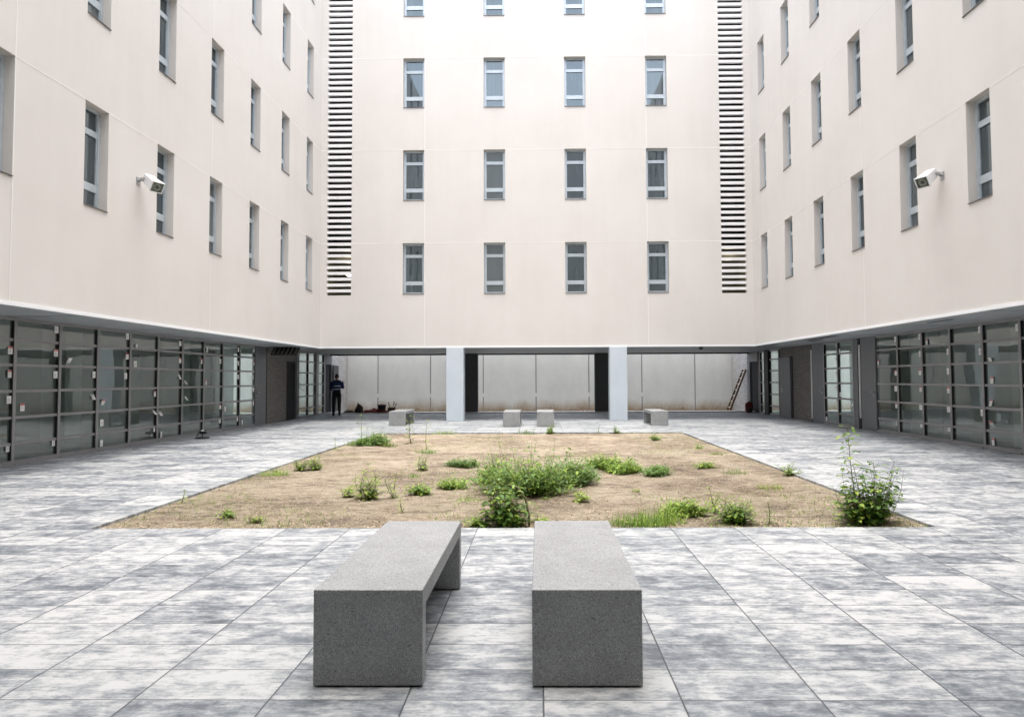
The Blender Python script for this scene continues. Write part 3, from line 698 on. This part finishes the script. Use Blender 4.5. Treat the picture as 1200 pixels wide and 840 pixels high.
# ------------------------------------------------------------------ the worker
def skin_mesh(name, verts, edges, mat, parent, levels=1, root=0):
    me = bpy.data.meshes.new(name); me.from_pydata([v[:3] for v in verts], edges, []); me.materials.append(MT[mat])
    o = bpy.data.objects.new(name, me); C.objects.link(o); o.parent = parent
    o.modifiers.new('skin', 'SKIN').use_smooth_shade = True
    sv = me.skin_vertices[0].data if me.skin_vertices else None
    if sv is None:
        bm = bmesh.new(); bm.from_mesh(me); lay = bm.verts.layers.skin.verify(); bm.verts.ensure_lookup_table()
        for i, v in enumerate(verts): bm.verts[i][lay].radius = (v[3], v[4] if len(v) > 4 else v[3])
        bm.verts[root][lay].use_root = True; bm.to_mesh(me); bm.free()
    else:
        for i, v in enumerate(verts): sv[i].radius = (v[3], v[4] if len(v) > 4 else v[3])
        sv[root].use_root = True
    ss = o.modifiers.new('sub', 'SUBSURF'); ss.levels = levels; ss.render_levels = levels; return o
PW = empty('person', (-8.03, 26.42, 0), math.radians(22))   # faces +y, turned to the left door
tag(PW, 'worker seen from behind in a navy reflective vest and black trousers by the left door', 'person')
# joints: (x, y, z, radius x, radius y); the worker faces local +y
body = [(0,0,.87,.125,.09),(0,.0,1.02,.12,.085),(0,.01,1.18,.135,.09),(0,.03,1.32,.13,.085),(0,.05,1.405,.05,.05),(0,.07,1.45,.052,.055),
 (-.09,0,.80,.080,.085),(-.115,.01,.45,.055,.058),(-.12,-.02,.09,.036,.04),(-.125,.10,.045,.036,.03),
 (.09,0,.80,.080,.085),(.10,.07,.45,.055,.058),(.10,.0,.09,.036,.04),(.105,.12,.045,.036,.03),
 (-.185,.03,1.33,.050,.05),(-.235,.10,1.09,.040,.04),(-.17,.30,1.03,.028,.028),
 (.185,.03,1.33,.050,.05),(.245,.12,1.10,.040,.04),(.16,.33,1.14,.028,.028)]
be = [(0,1),(1,2),(2,3),(3,4),(4,5),(0,6),(6,7),(7,8),(8,9),(0,10),(10,11),(11,12),(12,13),(3,14),(14,15),(15,16),(3,17),(17,18),(18,19)]
o = skin_mesh('body', [b if i not in (0,1,2,3,6,10,14,17,7,11) else (*b[:3], b[3]*.72, b[4]*.72) for i, b in enumerate(body)], be, 'skin', PW, 2)
def grow(idx, k=.014): return [tuple(body[i][:3])+(body[i][3]+k, body[i][4]+k) for i in idx]
skin_mesh('trousers', grow([0,1,6,7,8,10,11,12], .016), [(0,1),(0,2),(2,3),(3,4),(0,5),(5,6),(6,7)], 'trousers', PW, 2)
skin_mesh('vest', grow([1,2,3,14,17], .026)+[(0,0,.84,.148,.115),(0,.045,1.385,.075,.07)], [(5,0),(0,1),(1,2),(2,3),(2,4),(2,6)], 'navy', PW, 2, 1)
for sx_, a, b_ in ((-1,14,15),(1,17,18)):
    P0, P1 = Vector(body[a][:3]), Vector(body[b_][:3]); m = MB(); P2 = Vector(body[b_+1][:3])
    m.tube([P0, P0.lerp(P1,.5), P1, P1.lerp(P2,.5), P1.lerp(P2,.85)], [.066,.060,.052,.045,.038], 12); m.build('sleeve', 'navy', PW)
for z in (1.02, 1.15):
    m = MB(); rx, ry = (.151,.118) if z < 1.1 else (.160,.121); n = 32
    for lo, hi, k in ((z, z+.038, 1.0),):
        vs = [(rx*math.cos(2*math.pi*i/n), .006+ry*math.sin(2*math.pi*i/n), zz) for zz in (lo, hi) for i in range(n)] + [((rx+.004)*math.cos(2*math.pi*i/n), .006+(ry+.004)*math.sin(2*math.pi*i/n), zz) for zz in (lo, hi) for i in range(n)]
        m.add(vs, [(2*n+i, 2*n+(i+1)%n, 3*n+(i+1)%n, 3*n+i) for i in range(n)]+[(i, i+n, (i+1)%n+n, (i+1)%n) for i in range(n)]+[(n+i, 3*n+i, 3*n+(i+1)%n, n+(i+1)%n) for i in range(n)], 0, True)
    m.build('reflective_band', 'stripe', PW)
# head with face, ears, hair
hd = bmesh.new(); bmesh.ops.create_uvsphere(hd, u_segments=28, v_segments=20, radius=1)
for v in hd.verts:
    x, y, z = v.co; w = 1-.22*max(0, -z); v.co = Vector((x*.076*w, y*.096*w, z*.112))
    if y > .0:
        v.co.y += .020*math.exp(-((x/.14)**2+((z+.05)/.22)**2))*(1 if z > -.25 else .5)     # nose
        v.co.y -= .012*(math.exp(-(((x-.36)/.18)**2+((z-.10)/.13)**2))+math.exp(-(((x+.36)/.18)**2+((z-.10)/.13)**2)))  # eye sockets
        v.co.y += .005*math.exp(-((x/.28)**2+((z+.48)/.06)**2)) - .004*math.exp(-((x/.30)**2+((z+.55)/.03)**2)) # lips
for sx_ in (-1, 1):
    r_ = bmesh.ops.create_uvsphere(hd, u_segments=8, v_segments=6, radius=.018)
    for v in r_['verts']: v.co = Vector((v.co.x*.35+sx_*.076, v.co.y*.7-.008, v.co.z*1.4-.006))
me = bpy.data.meshes.new('head'); hd.to_mesh(me); hd.free(); me.materials.append(MT['skin']); [setattr(f_, 'use_smooth', True) for f_ in me.polygons]
ho = bpy.data.objects.new('head', me); C.objects.link(ho); ho.parent = PW; ho.location = (0,.085,1.53); ho.rotation_euler = (math.radians(-16), 0, math.radians(8))
hb_ = bmesh.new(); bmesh.ops.create_uvsphere(hb_, u_segments=28, v_segments=20, radius=1)
dead = []
for v in hb_.verts:
    x, y, z = v.co
    if (y > .25 and z < .52) or z < -.42+.5*max(0,y): dead.append(v)
    w = 1-.22*max(0, -z); v.co = Vector((x*.082*w, y*.102*w-.002, z*.118+.002)) + v.co*.003*noise.noise(v.co*9)
bmesh.ops.delete(hb_, geom=dead, context='VERTS')
me = bpy.data.meshes.new('hair'); hb_.to_mesh(me); hb_.free(); me.materials.append(MT['hair']); [setattr(f_, 'use_smooth', True) for f_ in me.polygons]
o = bpy.data.objects.new('hair', me); C.objects.link(o); o.parent = ho
o.modifiers.new('thick', 'SOLIDIFY').thickness = .006
# hands: palm and five separate curled fingers
def hand(base, fwd, sx_):
    fwd = fwd.normalized(); side = Vector((1,0,0))*sx_; side = (side-fwd*side.dot(fwd)).normalized(); dn = fwd.cross(side)*(1 if sx_ > 0 else -1); dn = dn if dn.z < 0 else -dn
    V = []; E_ = []
    def add(p, r): V.append((*p, r, r)); return len(V)-1
    w = add(base, .024); pc = add(base+fwd*.05, .026); E_.append((w, pc))
    for k, (off, L) in enumerate(((-.030,.070),(-.010,.080),(.010,.075),(.030,.058))):
        a = base+fwd*.07+side*off; i0 = add(a, .011); E_.append((pc, i0)); b = a+fwd*L*.45+dn*L*.10; i1 = add(b, .0095); E_.append((i0, i1)); c = b+fwd*L*.22+dn*L*.32; i2 = add(c, .0085); E_.append((i1, i2)); d_ = c+dn*L*.28-fwd*L*.05; i3 = add(d_, .0075); E_.append((i2, i3))
    a = base+fwd*.03-side*.035; i0 = add(a, .012); E_.append((pc, i0)); i1 = add(a+fwd*.03-side*.015+dn*.012, .010); E_.append((i0, i1)); i2 = add(a+fwd*.055-side*.010+dn*.028, .008); E_.append((i1, i2))
    skin_mesh('hand', V, E_, 'skin', PW, 1, 1)
for a, b_, s_ in ((15,16,-1),(18,19,1)): hand(Vector(body[b_][:3]), Vector(body[b_][:3])-Vector(body[a][:3]), s_)
for x, y in ((-.125,.045),(.105,.065)):
    bm = bmesh.new(); bmesh.ops.create_uvsphere(bm, u_segments=18, v_segments=12, radius=1)
    for v in bm.verts:
        q = v.co.copy(); v.co = Vector((q.x*.052, q.y*.145*(1 if q.y > 0 else .75), max(q.z, -.75)*.06+.045+(.05 if q.y < .1 and q.z > .3 else 0)))
    me = bpy.data.meshes.new('boot'); bm.to_mesh(me); bm.free(); me.materials.append(MT['shoe']); [setattr(f_, 'use_smooth', True) for f_ in me.polygons]
    o = bpy.data.objects.new('boot', me); C.objects.link(o); o.parent = PW; o.location = (x, y, 0)

# ------------------------------------------------------------------ weeds
def leaf(m, p, d, up, L, Wd, mi=0, droop=.25):
    """a pointed oval leaf, creased on its midrib"""
    d = d.normalized(); s_ = d.cross(up)
    if s_.length < 1e-3: s_ = Vector((1,0,0))
    s_.normalize(); n_ = s_.cross(d).normalized()
    a = p; t = p+d*L-n_*L*droop; q1 = p+d*L*.32+n_*L*.03; q2 = p+d*L*.68-n_*L*droop*.4
    vs = [a, q1+s_*Wd*.42+n_*Wd*.12, q2+s_*Wd*.40+n_*Wd*.10, t, q2-s_*Wd*.40+n_*Wd*.10, q1-s_*Wd*.42+n_*Wd*.12, q1, q2]
    m.add(vs, ((0,1,6),(0,6,5),(1,2,7,6),(5,6,7,4),(2,3,7),(7,3,4)), mi)
def blade(m, p, d, L, w, mi=0, bend=.5, segs=3):
    d = d.normalized(); s_ = d.cross(Vector((0,0,1)));  s_ = s_.normalized() if s_.length > 1e-3 else Vector((1,0,0))
    vs = []; q = p.copy(); dd = d.copy()
    for i in range(segs+1):
        ww = w*(1-i/segs)**.7*.5; vs += [q+s_*ww, q-s_*ww]; dd = (dd+Vector((d.x,d.y,-.6))*bend/segs).normalized(); q = q+dd*L/segs
    m.add(vs, [(2*i, 2*i+1, 2*i+3, 2*i+2) for i in range(segs)], mi)
def rdir(el0, el1):
    a = R.uniform(0, 2*math.pi); e_ = math.radians(R.uniform(el0, el1)); return Vector((math.cos(a)*math.cos(e_), math.sin(a)*math.cos(e_), math.sin(e_)))
def stemmed(m, st, base, top, n, L, lean=.12, leafy=0, mi=(0,), r=.006, spread=.7, fromt=.12):
    """one stalk from base to top with n leaves set spirally on short stalks"""
    pts = []; k = 7; off = rdir(0, 0)*lean
    for i in range(k): t = i/(k-1); pts.append(base.lerp(top, t)+off*math.sin(t*math.pi)*(top-base).length*.5)
    st.tube(pts, [r*(1-.75*i/(k-1)) for i in range(k)], 5, 0, False)
    for i in range(n):
        t = fromt+(1-fromt)*(i+R.random())/n; j = min(int(t*(k-1)), k-2); p = pts[j].lerp(pts[j+1], t*(k-1)-j)
        a = i*2.4+R.uniform(-.5,.5); el = math.radians(R.uniform(5, 50)); d = Vector((math.cos(a)*math.cos(el), math.sin(a)*math.cos(el), math.sin(el)))
        pl = L*R.uniform(.3,.8)*spread; q = p+d*pl
        st.tube([p, q], r*.3, 3, 0, False)
        l = L*R.uniform(.6,1.15)*(1.15-.55*t); leaf(m, q, Vector((d.x, d.y, d.z*.3)), Vector((0,0,1)), l, l*R.uniform(.5,.72), R.choice(mi), R.uniform(.1,.5))
def plant(u, v, label, kind, w, h, mats, cat='weed', n=1.0, leafL=.05, group='weeds in the soil bed', name=None, spire=None):
    """u, v: where its foot shows in the photo; w, h: real width and height in metres"""
    g0 = ground(u, v, -.03); g0.x = min(max(g0.x, BX0+.06), BX1-.06); g0.y = min(max(g0.y, BY0+.08), BY1-.05)
    z0 = soil_z(g0.x, g0.y); names = {'herb': 'feathery_weed', 'leafy': 'leafy_weed', 'grass': 'grass_tuft', 'stalk': 'tall_weed', 'big': 'leafy_weed'}
    root = empty(name or names[kind], (g0.x, g0.y, z0)); tag(root, label, cat, group)
    m = MB(); st = MB(); nm = tuple(range(len(mats))); O = Vector((0,0,0))
    if h > .3 and kind in ('herb','big'):
        for i in range(7):
            tp = Vector((R.uniform(-.5,.5)*w, R.uniform(-.3,.3)*w, h*R.uniform(.9,1.3))); stemmed(m, st, Vector((tp.x*.5, tp.y*.5, 0)), tp, 10, leafL*.9, .15, mi=nm, r=.003, fromt=.4)
    if kind == 'herb':       # many thin arching stalks with small narrow leaflets
        subs = [(R.uniform(-.36,.36)*w, R.uniform(-.30,.30)*w, R.uniform(.5,1.0), R.uniform(.10,.24)*w) for _ in range(int(4+3*n))]
        for i in range(int(150*n)):
            cx_, cy_, hs_, sp_ = R.choice(subs); b = Vector((cx_+R.gauss(0, sp_*.6), cy_+R.gauss(0, sp_*.5), 0)); out = Vector((b.x-cx_, b.y-cy_, 0))*(2.5/max(sp_, .02))
            d = (out*.35+Vector((R.uniform(-.45,.45), R.uniform(-.45,.45), 1))).normalized()
            H = h*hs_*R.uniform(.25,1.0)*(1.35 if R.random() < .08 else 1); tip = b+d*H
            if R.random() < .12: d = Vector((R.uniform(-1,1), R.uniform(-1,1), .25)).normalized(); tip = b+d*h*R.uniform(.5,.9)
            st.tube([b, b.lerp(tip,.5)+Vector((0,0,.02)), b.lerp(tip,.85)], .0016, 3, 0, False)
            for k in range(R.randint(9, 15)):
                t = R.uniform(.08, 1); p = b.lerp(tip, t)+rdir(-20,60)*R.uniform(0,.05); dd = rdir(-10, 60); l = leafL*R.uniform(.5,1.2)*.9; mi = R.choice(nm)
                if R.random() < .6: leaf(m, p, dd, Vector((0,0,1)), l, l*R.uniform(.35,.6), mi, .3)
                else: blade(m, p, dd, l*1.4, .006, mi, .4, 2)
    elif kind == 'grass':
        for i in range(int(130*n)):
            a = R.uniform(0, 2*math.pi); rr = R.random()**.7*.5*w; b = Vector((rr*math.cos(a), rr*math.sin(a)*.7, 0))
            blade(m, b, rdir(35, 88), h*R.uniform(.4,1.15), R.uniform(.003,.008), R.choice(nm), R.uniform(.2,.9), 3)
            if i % 3 == 0: l = leafL*R.uniform(.4,.9); leaf(m, b+Vector((0,0,h*R.uniform(.1,.5))), rdir(0,40), Vector((0,0,1)), l, l*.4, R.choice(nm), .3)
    elif kind in ('leafy', 'big'):
        for i in range(int(9*n)):
            a = R.uniform(0, 2*math.pi); t = R.uniform(.15,1.15); top = Vector((math.cos(a)*w*.5*t, math.sin(a)*w*.42*t, h*R.uniform(.35,1.05)*(1.15-.45*t)))
            stemmed(m, st, O+Vector((R.uniform(-.05,.05), R.uniform(-.05,.05), 0)), top, R.randint(12, 24), leafL*R.uniform(1.0,1.4), .35, mi=nm, r=.004, spread=1.0)
        for i in range(int(5*n)):
            stemmed(m, st, O, Vector((R.uniform(-.6,.6)*w, R.uniform(-.35,.35)*w, R.uniform(.02,.25)*h)), 8, leafL, .3, mi=nm, r=.003)
    elif kind == 'stalk':
        for i in range(max(1, int(n))):
            stemmed(m, st, Vector((R.uniform(-.02,.02),0,0)), Vector((R.uniform(-.25,.25)*w, R.uniform(-.1,.1), h*(1-.25*i))), 16, leafL*1.35, .1, mi=nm, r=.005, spread=.7)
        for i in range(18): blade(m, Vector((R.uniform(-.5,.5)*w*.5, R.uniform(-.1,.1), 0)), rdir(30,80), h*.18, .006, R.choice(nm), .6)
    if spire:
        for (dx, hh, nn) in spire: stemmed(m, st, Vector((dx*.4, 0, 0)), Vector((dx, 0, hh)), int(nn*1.5), leafL*1.55, .06, mi=nm, r=.006, spread=.8)
    if st.v: st.build('stem', 'stem', root)
    m.build('foliage', list(mats), root)
    return root
def px(d): return d/785.0    # metres per photo pixel at depth d
P_ = plant
md, ye, de, pa, dr = 'leaf_mid', 'leaf_yel', 'leaf_deep', 'leaf_pale', 'leaf_dry'
r = P_(1016, 613, 'tallest weed, thin spire above a dense bush, at the bed right front corner', 'big', .60, .50, (de, md, md, ye), n=4.4, leafL=.078, name='tall_weed', spire=[(-.17,.95,30),(-.12,.58,14),(.26,.50,16),(.08,.60,14),(.18,.40,14)])
P_(941, 557, 'airy small weed on the right edge of the bed, left of the tallest weed', 'leafy', .36, .24, (md, ye), n=.9, leafL=.045)
P_(616, 577, 'largest feathery bush in the middle of the bed', 'herb', 1.0, .62, (md, md, ye, pa), n=3.6, leafL=.075)
P_(668, 567, 'right shoulder of the central green mass, spreading low', 'herb', .75, .40, (md, pa, md), n=2.6, leafL=.07)
P_(577, 566, 'dense bush joined to the left of the central mass', 'herb', .48, .36, (md, de, ye), n=1.7, leafL=.065)
P_(605, 581, 'yellow-green clump in front of the central bush', 'leafy', .42, .20, (ye, md), n=1.7, leafL=.05)
P_(690, 562, 'small bright green tuft in front of the right end of the central mass', 'grass', .26, .15, (ye, md), n=1.0)
P_(711, 548, 'rounded green bush right of the central mass', 'herb', .48, .27, (md, ye), n=1.5, leafL=.065)
P_(733, 553, 'green bush with pale base, between the rounded bush and the low clump', 'herb', .42, .24, (md, ye), n=1.3, leafL=.065)
P_(771, 556, 'isolated low green clump right of the central bushes', 'herb', .46, .20, (md, md, pa), n=1.2, leafL=.06)
r = P_(592, 616, 'broad-leaved weed with an arching stalk between the two foreground benches', 'big', .44, .40, (de, md, ye, de), n=3.0, leafL=.085)
m = MB(); m.tube([(.03,-.02,.40),(.12,-.03,.38),(.20,-.03,.27),(.235,-.03,.10),(.235,-.03,.0)], [.010,.012,.012,.011,.010], 7)
m.build('arching_stalk', 'stem', r)
P_(561, 616, 'bright low weed at the front edge, left of the arching weed', 'leafy', .34, .10, (ye, md), n=1.1, leafL=.05)
P_(630, 612, 'single yellow-green sprig just behind the right foreground bench', 'leafy', .12, .10, (ye,), n=.4, leafL=.05)
P_(748, 616, 'low grassy mat at the front edge right of the foreground bench', 'grass', .55, .17, (md, ye, md), n=3.2, leafL=.05)
P_(775, 612, 'grassy mat in the middle of the front edge strip', 'grass', .50, .20, (md, ye), n=2.8, leafL=.05)
P_(801, 603, 'taller yellow-green tuft at the right end of the grassy strip', 'herb', .36, .26, (ye, md, ye), n=1.4, leafL=.05)
P_(857, 613, 'compact leafy bush at the front edge, left of the tallest weed', 'big', .46, .28, (md, md, ye), n=3.0, leafL=.052)
P_(836, 600, 'upright weed behind the compact leafy bush', 'stalk', .25, .26, (md, ye), n=3, leafL=.045)
P_(901, 612, 'thin upright sprig between the leafy bush and the tallest weed', 'stalk', .15, .22, (md,), n=1, leafL=.035)
P_(431, 586, 'yellow-green branching weed in the left part of the bed', 'leafy', .42, .40, (ye, md, ye), n=1.9, leafL=.055)
P_(459, 583, 'sparse thin weed right beside the branching weed', 'stalk', .36, .32, (ye, md), n=3, leafL=.040)
P_(407, 583, 'sprawling sprig left of the branching weed', 'leafy', .26, .14, (ye,), n=.6, leafL=.045)
P_(352, 551, 'low bushy weed on the left edge of the bed', 'leafy', .30, .22, (md, ye), n=1.3, leafL=.045)
P_(371, 550, 'denser bushy weed on the left edge, farther right of two', 'leafy', .28, .26, (md, ye), n=1.5, leafL=.045)
P_(323, 557, 'fine grassy tuft at the left edge in front of the bushy weeds', 'grass', .45, .15, (md, ye), n=1.7)
P_(380, 527, 'thin pale sprig on the left edge, behind the bushy weeds', 'stalk', .12, .25, (ye,), n=1, leafL=.035)
P_(434, 522, 'dense rounded clump at the far left corner of the bed', 'herb', .75, .36, (md, md, pa), n=2.6, leafL=.07)
P_(414, 522, 'low clump in front of the far left clump', 'grass', .42, .16, (md,), n=1.3)
P_(418, 516, 'tall single stalk standing at the far left corner of the bed', 'stalk', .30, .62, (ye, md), n=1, leafL=.085)
P_(456, 524, 'small tuft right of the far left clump', 'grass', .36, .14, (md, dr), n=1.1)
P_(482, 520, 'tall stalk with yellow leaf tufts in front of the far left bench', 'stalk', .40, .64, (ye, md, dr), n=2, leafL=.085)
P_(499, 526, 'slender tall stalk right of the far left bench', 'stalk', .22, .62, (ye,), n=1, leafL=.07)
P_(499, 531, 'flat green clump at the foot of the slender tall stalk', 'grass', .45, .13, (md, de), n=1.4)
P_(494, 550, 'small upright pale weed behind the branching weed', 'leafy', .24, .26, (ye, pa), n=1.0, leafL=.045)
P_(541, 547, 'greyish feathery tuft left of the central mass', 'herb', .52, .22, (pa, md), n=1.2, leafL=.05)
P_(484, 560, 'tiny green sprig in bare soil right of the branching weed', 'grass', .16, .08, (md,), n=.4)
P_(493, 580, 'flat rosette of bright leaves, front one left of the centre', 'leafy', .32, .13, (md, ye), n=1.5, leafL=.06)
P_(529, 571, 'flat rosette of green leaves left of the central bush', 'herb', .32, .14, (md, ye), n=.9, leafL=.06)
P_(470, 598, 'tiny yellow sprig in the front left soil', 'stalk', .10, .17, (ye,), n=1, leafL=.035)
P_(548, 588, 'low patchy tuft in front of the rosettes', 'grass', .30, .08, (md, ye), n=.8)
P_(266, 607, 'little green weed in the near left soil', 'leafy', .18, .13, (md, ye), n=.7, leafL=.04)
P_(298, 612, 'pale small sprig near the front edge at left', 'leafy', .14, .10, (ye, dr), n=.5, leafL=.035)
P_(212, 590, 'tiny sprig on the near left edge of the bed', 'stalk', .12, .16, (ye,), n=1, leafL=.03)
P_(617, 507, 'low weeds on the far edge of the bed behind the bushes', 'grass', .50, .18, (md, de), n=1.3)
P_(645, 508, 'small upright weed on the far edge, right of the far benches', 'leafy', .34, .30, (md, ye), n=1.0, leafL=.06)
P_(719, 506, 'small weed on the far edge in front of the right column', 'leafy', .24, .20, (md, ye), n=.7, leafL=.05)
P_(700, 506, 'faint sprig on the far edge left of the right column', 'stalk', .12, .20, (pa,), n=1, leafL=.04)
P_(523, 507, 'low green strip on the far edge by the left column', 'grass', .70, .16, (md, ye), n=1.4)
P_(767, 516, 'lone tuft near the far right end of the bed', 'leafy', .30, .17, (ye, md), n=1.2, leafL=.05)
P_(819, 525, 'small grassy tuft near the right edge, far end', 'grass', .20, .16, (ye, md), n=.6)
P_(827, 548, 'flat bright tuft right of the central bushes', 'leafy', .42, .12, (ye, md), n=1.4, leafL=.05)
P_(862, 554, 'thin pale grass tuft near the right edge', 'grass', .42, .13, (pa, dr), n=1.1)
P_(838, 533, 'second small grassy tuft along the right edge', 'grass', .26, .10, (md, dr), n=.7)
P_(903, 573, 'low grass tuft between the leafy bush and the right edge', 'grass', .36, .10, (ye, dr), n=1.0)
P_(681, 587, 'two-leaved yellow seedling alone in the middle foreground soil', 'leafy', .12, .15, (ye,), n=.35, leafL=.06)
P_(640, 585, 'faint low sprout left of the two-leaved seedling', 'grass', .14, .06, (dr, md), n=.4)
P_(745, 578, 'tiny sprout in bare soil behind the front edge strip', 'grass', .14, .06, (ye, dr), n=.4)

# uncountable cover
m = MB()
def scatter(n, fn):
    for _ in range(n):
        x, y = R.uniform(BX0+.02, BX1-.02), R.uniform(BY0+.02, BY1-.02); fn(x, y)
def straw(x, y):
    if noise.noise(Vector((x*.9, y*.9, 5))) < -.35 and R.random() < .6: return
    a = R.uniform(0, math.pi); L = R.uniform(.008,.045)*(1 if R.random() < .93 else 2.2); z = soil_z(x, y)+.003; d = Vector((math.cos(a), math.sin(a), R.uniform(-.05,.25))).normalized(); s_ = Vector((-d.y, d.x, 0))*R.uniform(.0018,.0050); p = Vector((x, y, z))
    m.quad(p-s_, p+s_, p+d*L+s_*.6, p+d*L-s_*.6)
for _ in range(42000):
    t = R.random()**1.8; x = R.uniform(BX0+.02, BX1-.02); y = BY0+.02+t*(BY1-BY0-.05); straw(x, y)
tag(m.build('straw_litter', 'straw'), 'dry straw and wood shreds covering the tan soil', 'straw', kind='stuff')
m = MB()
for _ in range(9000):
    t = R.random()**1.6; x = R.uniform(BX0+.02, BX1-.02); y = BY0+.02+t*(BY1-BY0-.05)
    k = noise.noise(Vector((x*.55+4, y*.45, 1))) + (.30 if (x > 1.6 and y < 8.6) else 0) + (.35 if min(x-BX0, BX1-x) < .3 else 0)
    if k < .14: continue
    for j in range(2): blade(m, Vector((x+R.uniform(-.02,.02), y, soil_z(x, y))), rdir(25, 80), R.uniform(.02,.085), R.uniform(.003,.006), R.choice((0,0,1,2)), .5, 2)
tag(m.build('ground_cover', ['leaf_mid', 'leaf_yel', 'leaf_dry']), 'sparse short grass sprouting from the soil', 'grass', kind='stuff')
m = MB()
for _ in range(1500):
    t = R.random()**1.5; x = R.uniform(BX0+.05, BX1-.05); y = BY0+.04+t*(BY1-BY0-.1)
    if x > 3.0 and R.random() < .5: y = R.uniform(BY0+.03, BY0+1.6)
    r_ = R.uniform(.004,.014); z = soil_z(x, y); vs = [Vector((x,y,z))+Vector(q)*r_*R.uniform(.7,1.3) for q in ((1,0,0),(0,1,0),(-1,0,0),(0,-1,0),(0,0,.9),(.2,.1,-.5))]
    m.add(vs, ((0,1,4),(1,2,4),(2,3,4),(3,0,4),(1,0,5),(2,1,5),(3,2,5),(0,3,5)))
tag(m.build('soil_clods', 'clod'), 'small brown soil clods and pebbles on the bed', 'soil', kind='stuff')

# ------------------------------------------------------------------ light
w = bpy.data.worlds.new('World'); scn.world = w; w.use_nodes = True; nt = w.node_tree
SE, SR = math.radians(84), math.radians(172)
sky = nt.nodes.new('ShaderNodeTexSky'); sky.sky_type = 'NISHITA'; sky.sun_disc = False; sky.sun_elevation = SE; sky.sun_rotation = SR
sky.air_density = 1.0; sky.dust_density = 4.0; sky.ozone_density = 1.0
hs = nt.nodes.new('ShaderNodeHueSaturation'); hs.inputs['Saturation'].default_value = .42    # cloud cover greys the sky
nt.links.new(sky.outputs[0], hs.inputs['Color']); nt.links.new(hs.outputs[0], nt.nodes['Background'].inputs[0])
nt.nodes['Background'].inputs[1].default_value = .15
sl = bpy.data.lights.new('sun', 'SUN'); sl.energy = .5; sl.angle = math.radians(60); sl.color = (1, .965, .92)
so = bpy.data.objects.new('sun', sl); C.objects.link(so)
sd = Vector((math.sin(SR)*math.cos(SE), math.cos(SR)*math.cos(SE), math.sin(SE)))
so.rotation_euler = sd.to_track_quat('Z', 'Y').to_euler()

scn.view_settings.view_transform = 'Standard'; scn.view_settings.look = 'None'; scn.view_settings.exposure = 2.2; scn.view_settings.gamma = 1
scn.render.engine = 'CYCLES'
cy = scn.cycles; cy.max_bounces = 10; cy.diffuse_bounces = 6; cy.glossy_bounces = 4; cy.transparent_max_bounces = 12; cy.use_denoising = True
cy.sample_clamp_indirect = 6; cy.caustics_reflective = False; cy.caustics_refractive = False
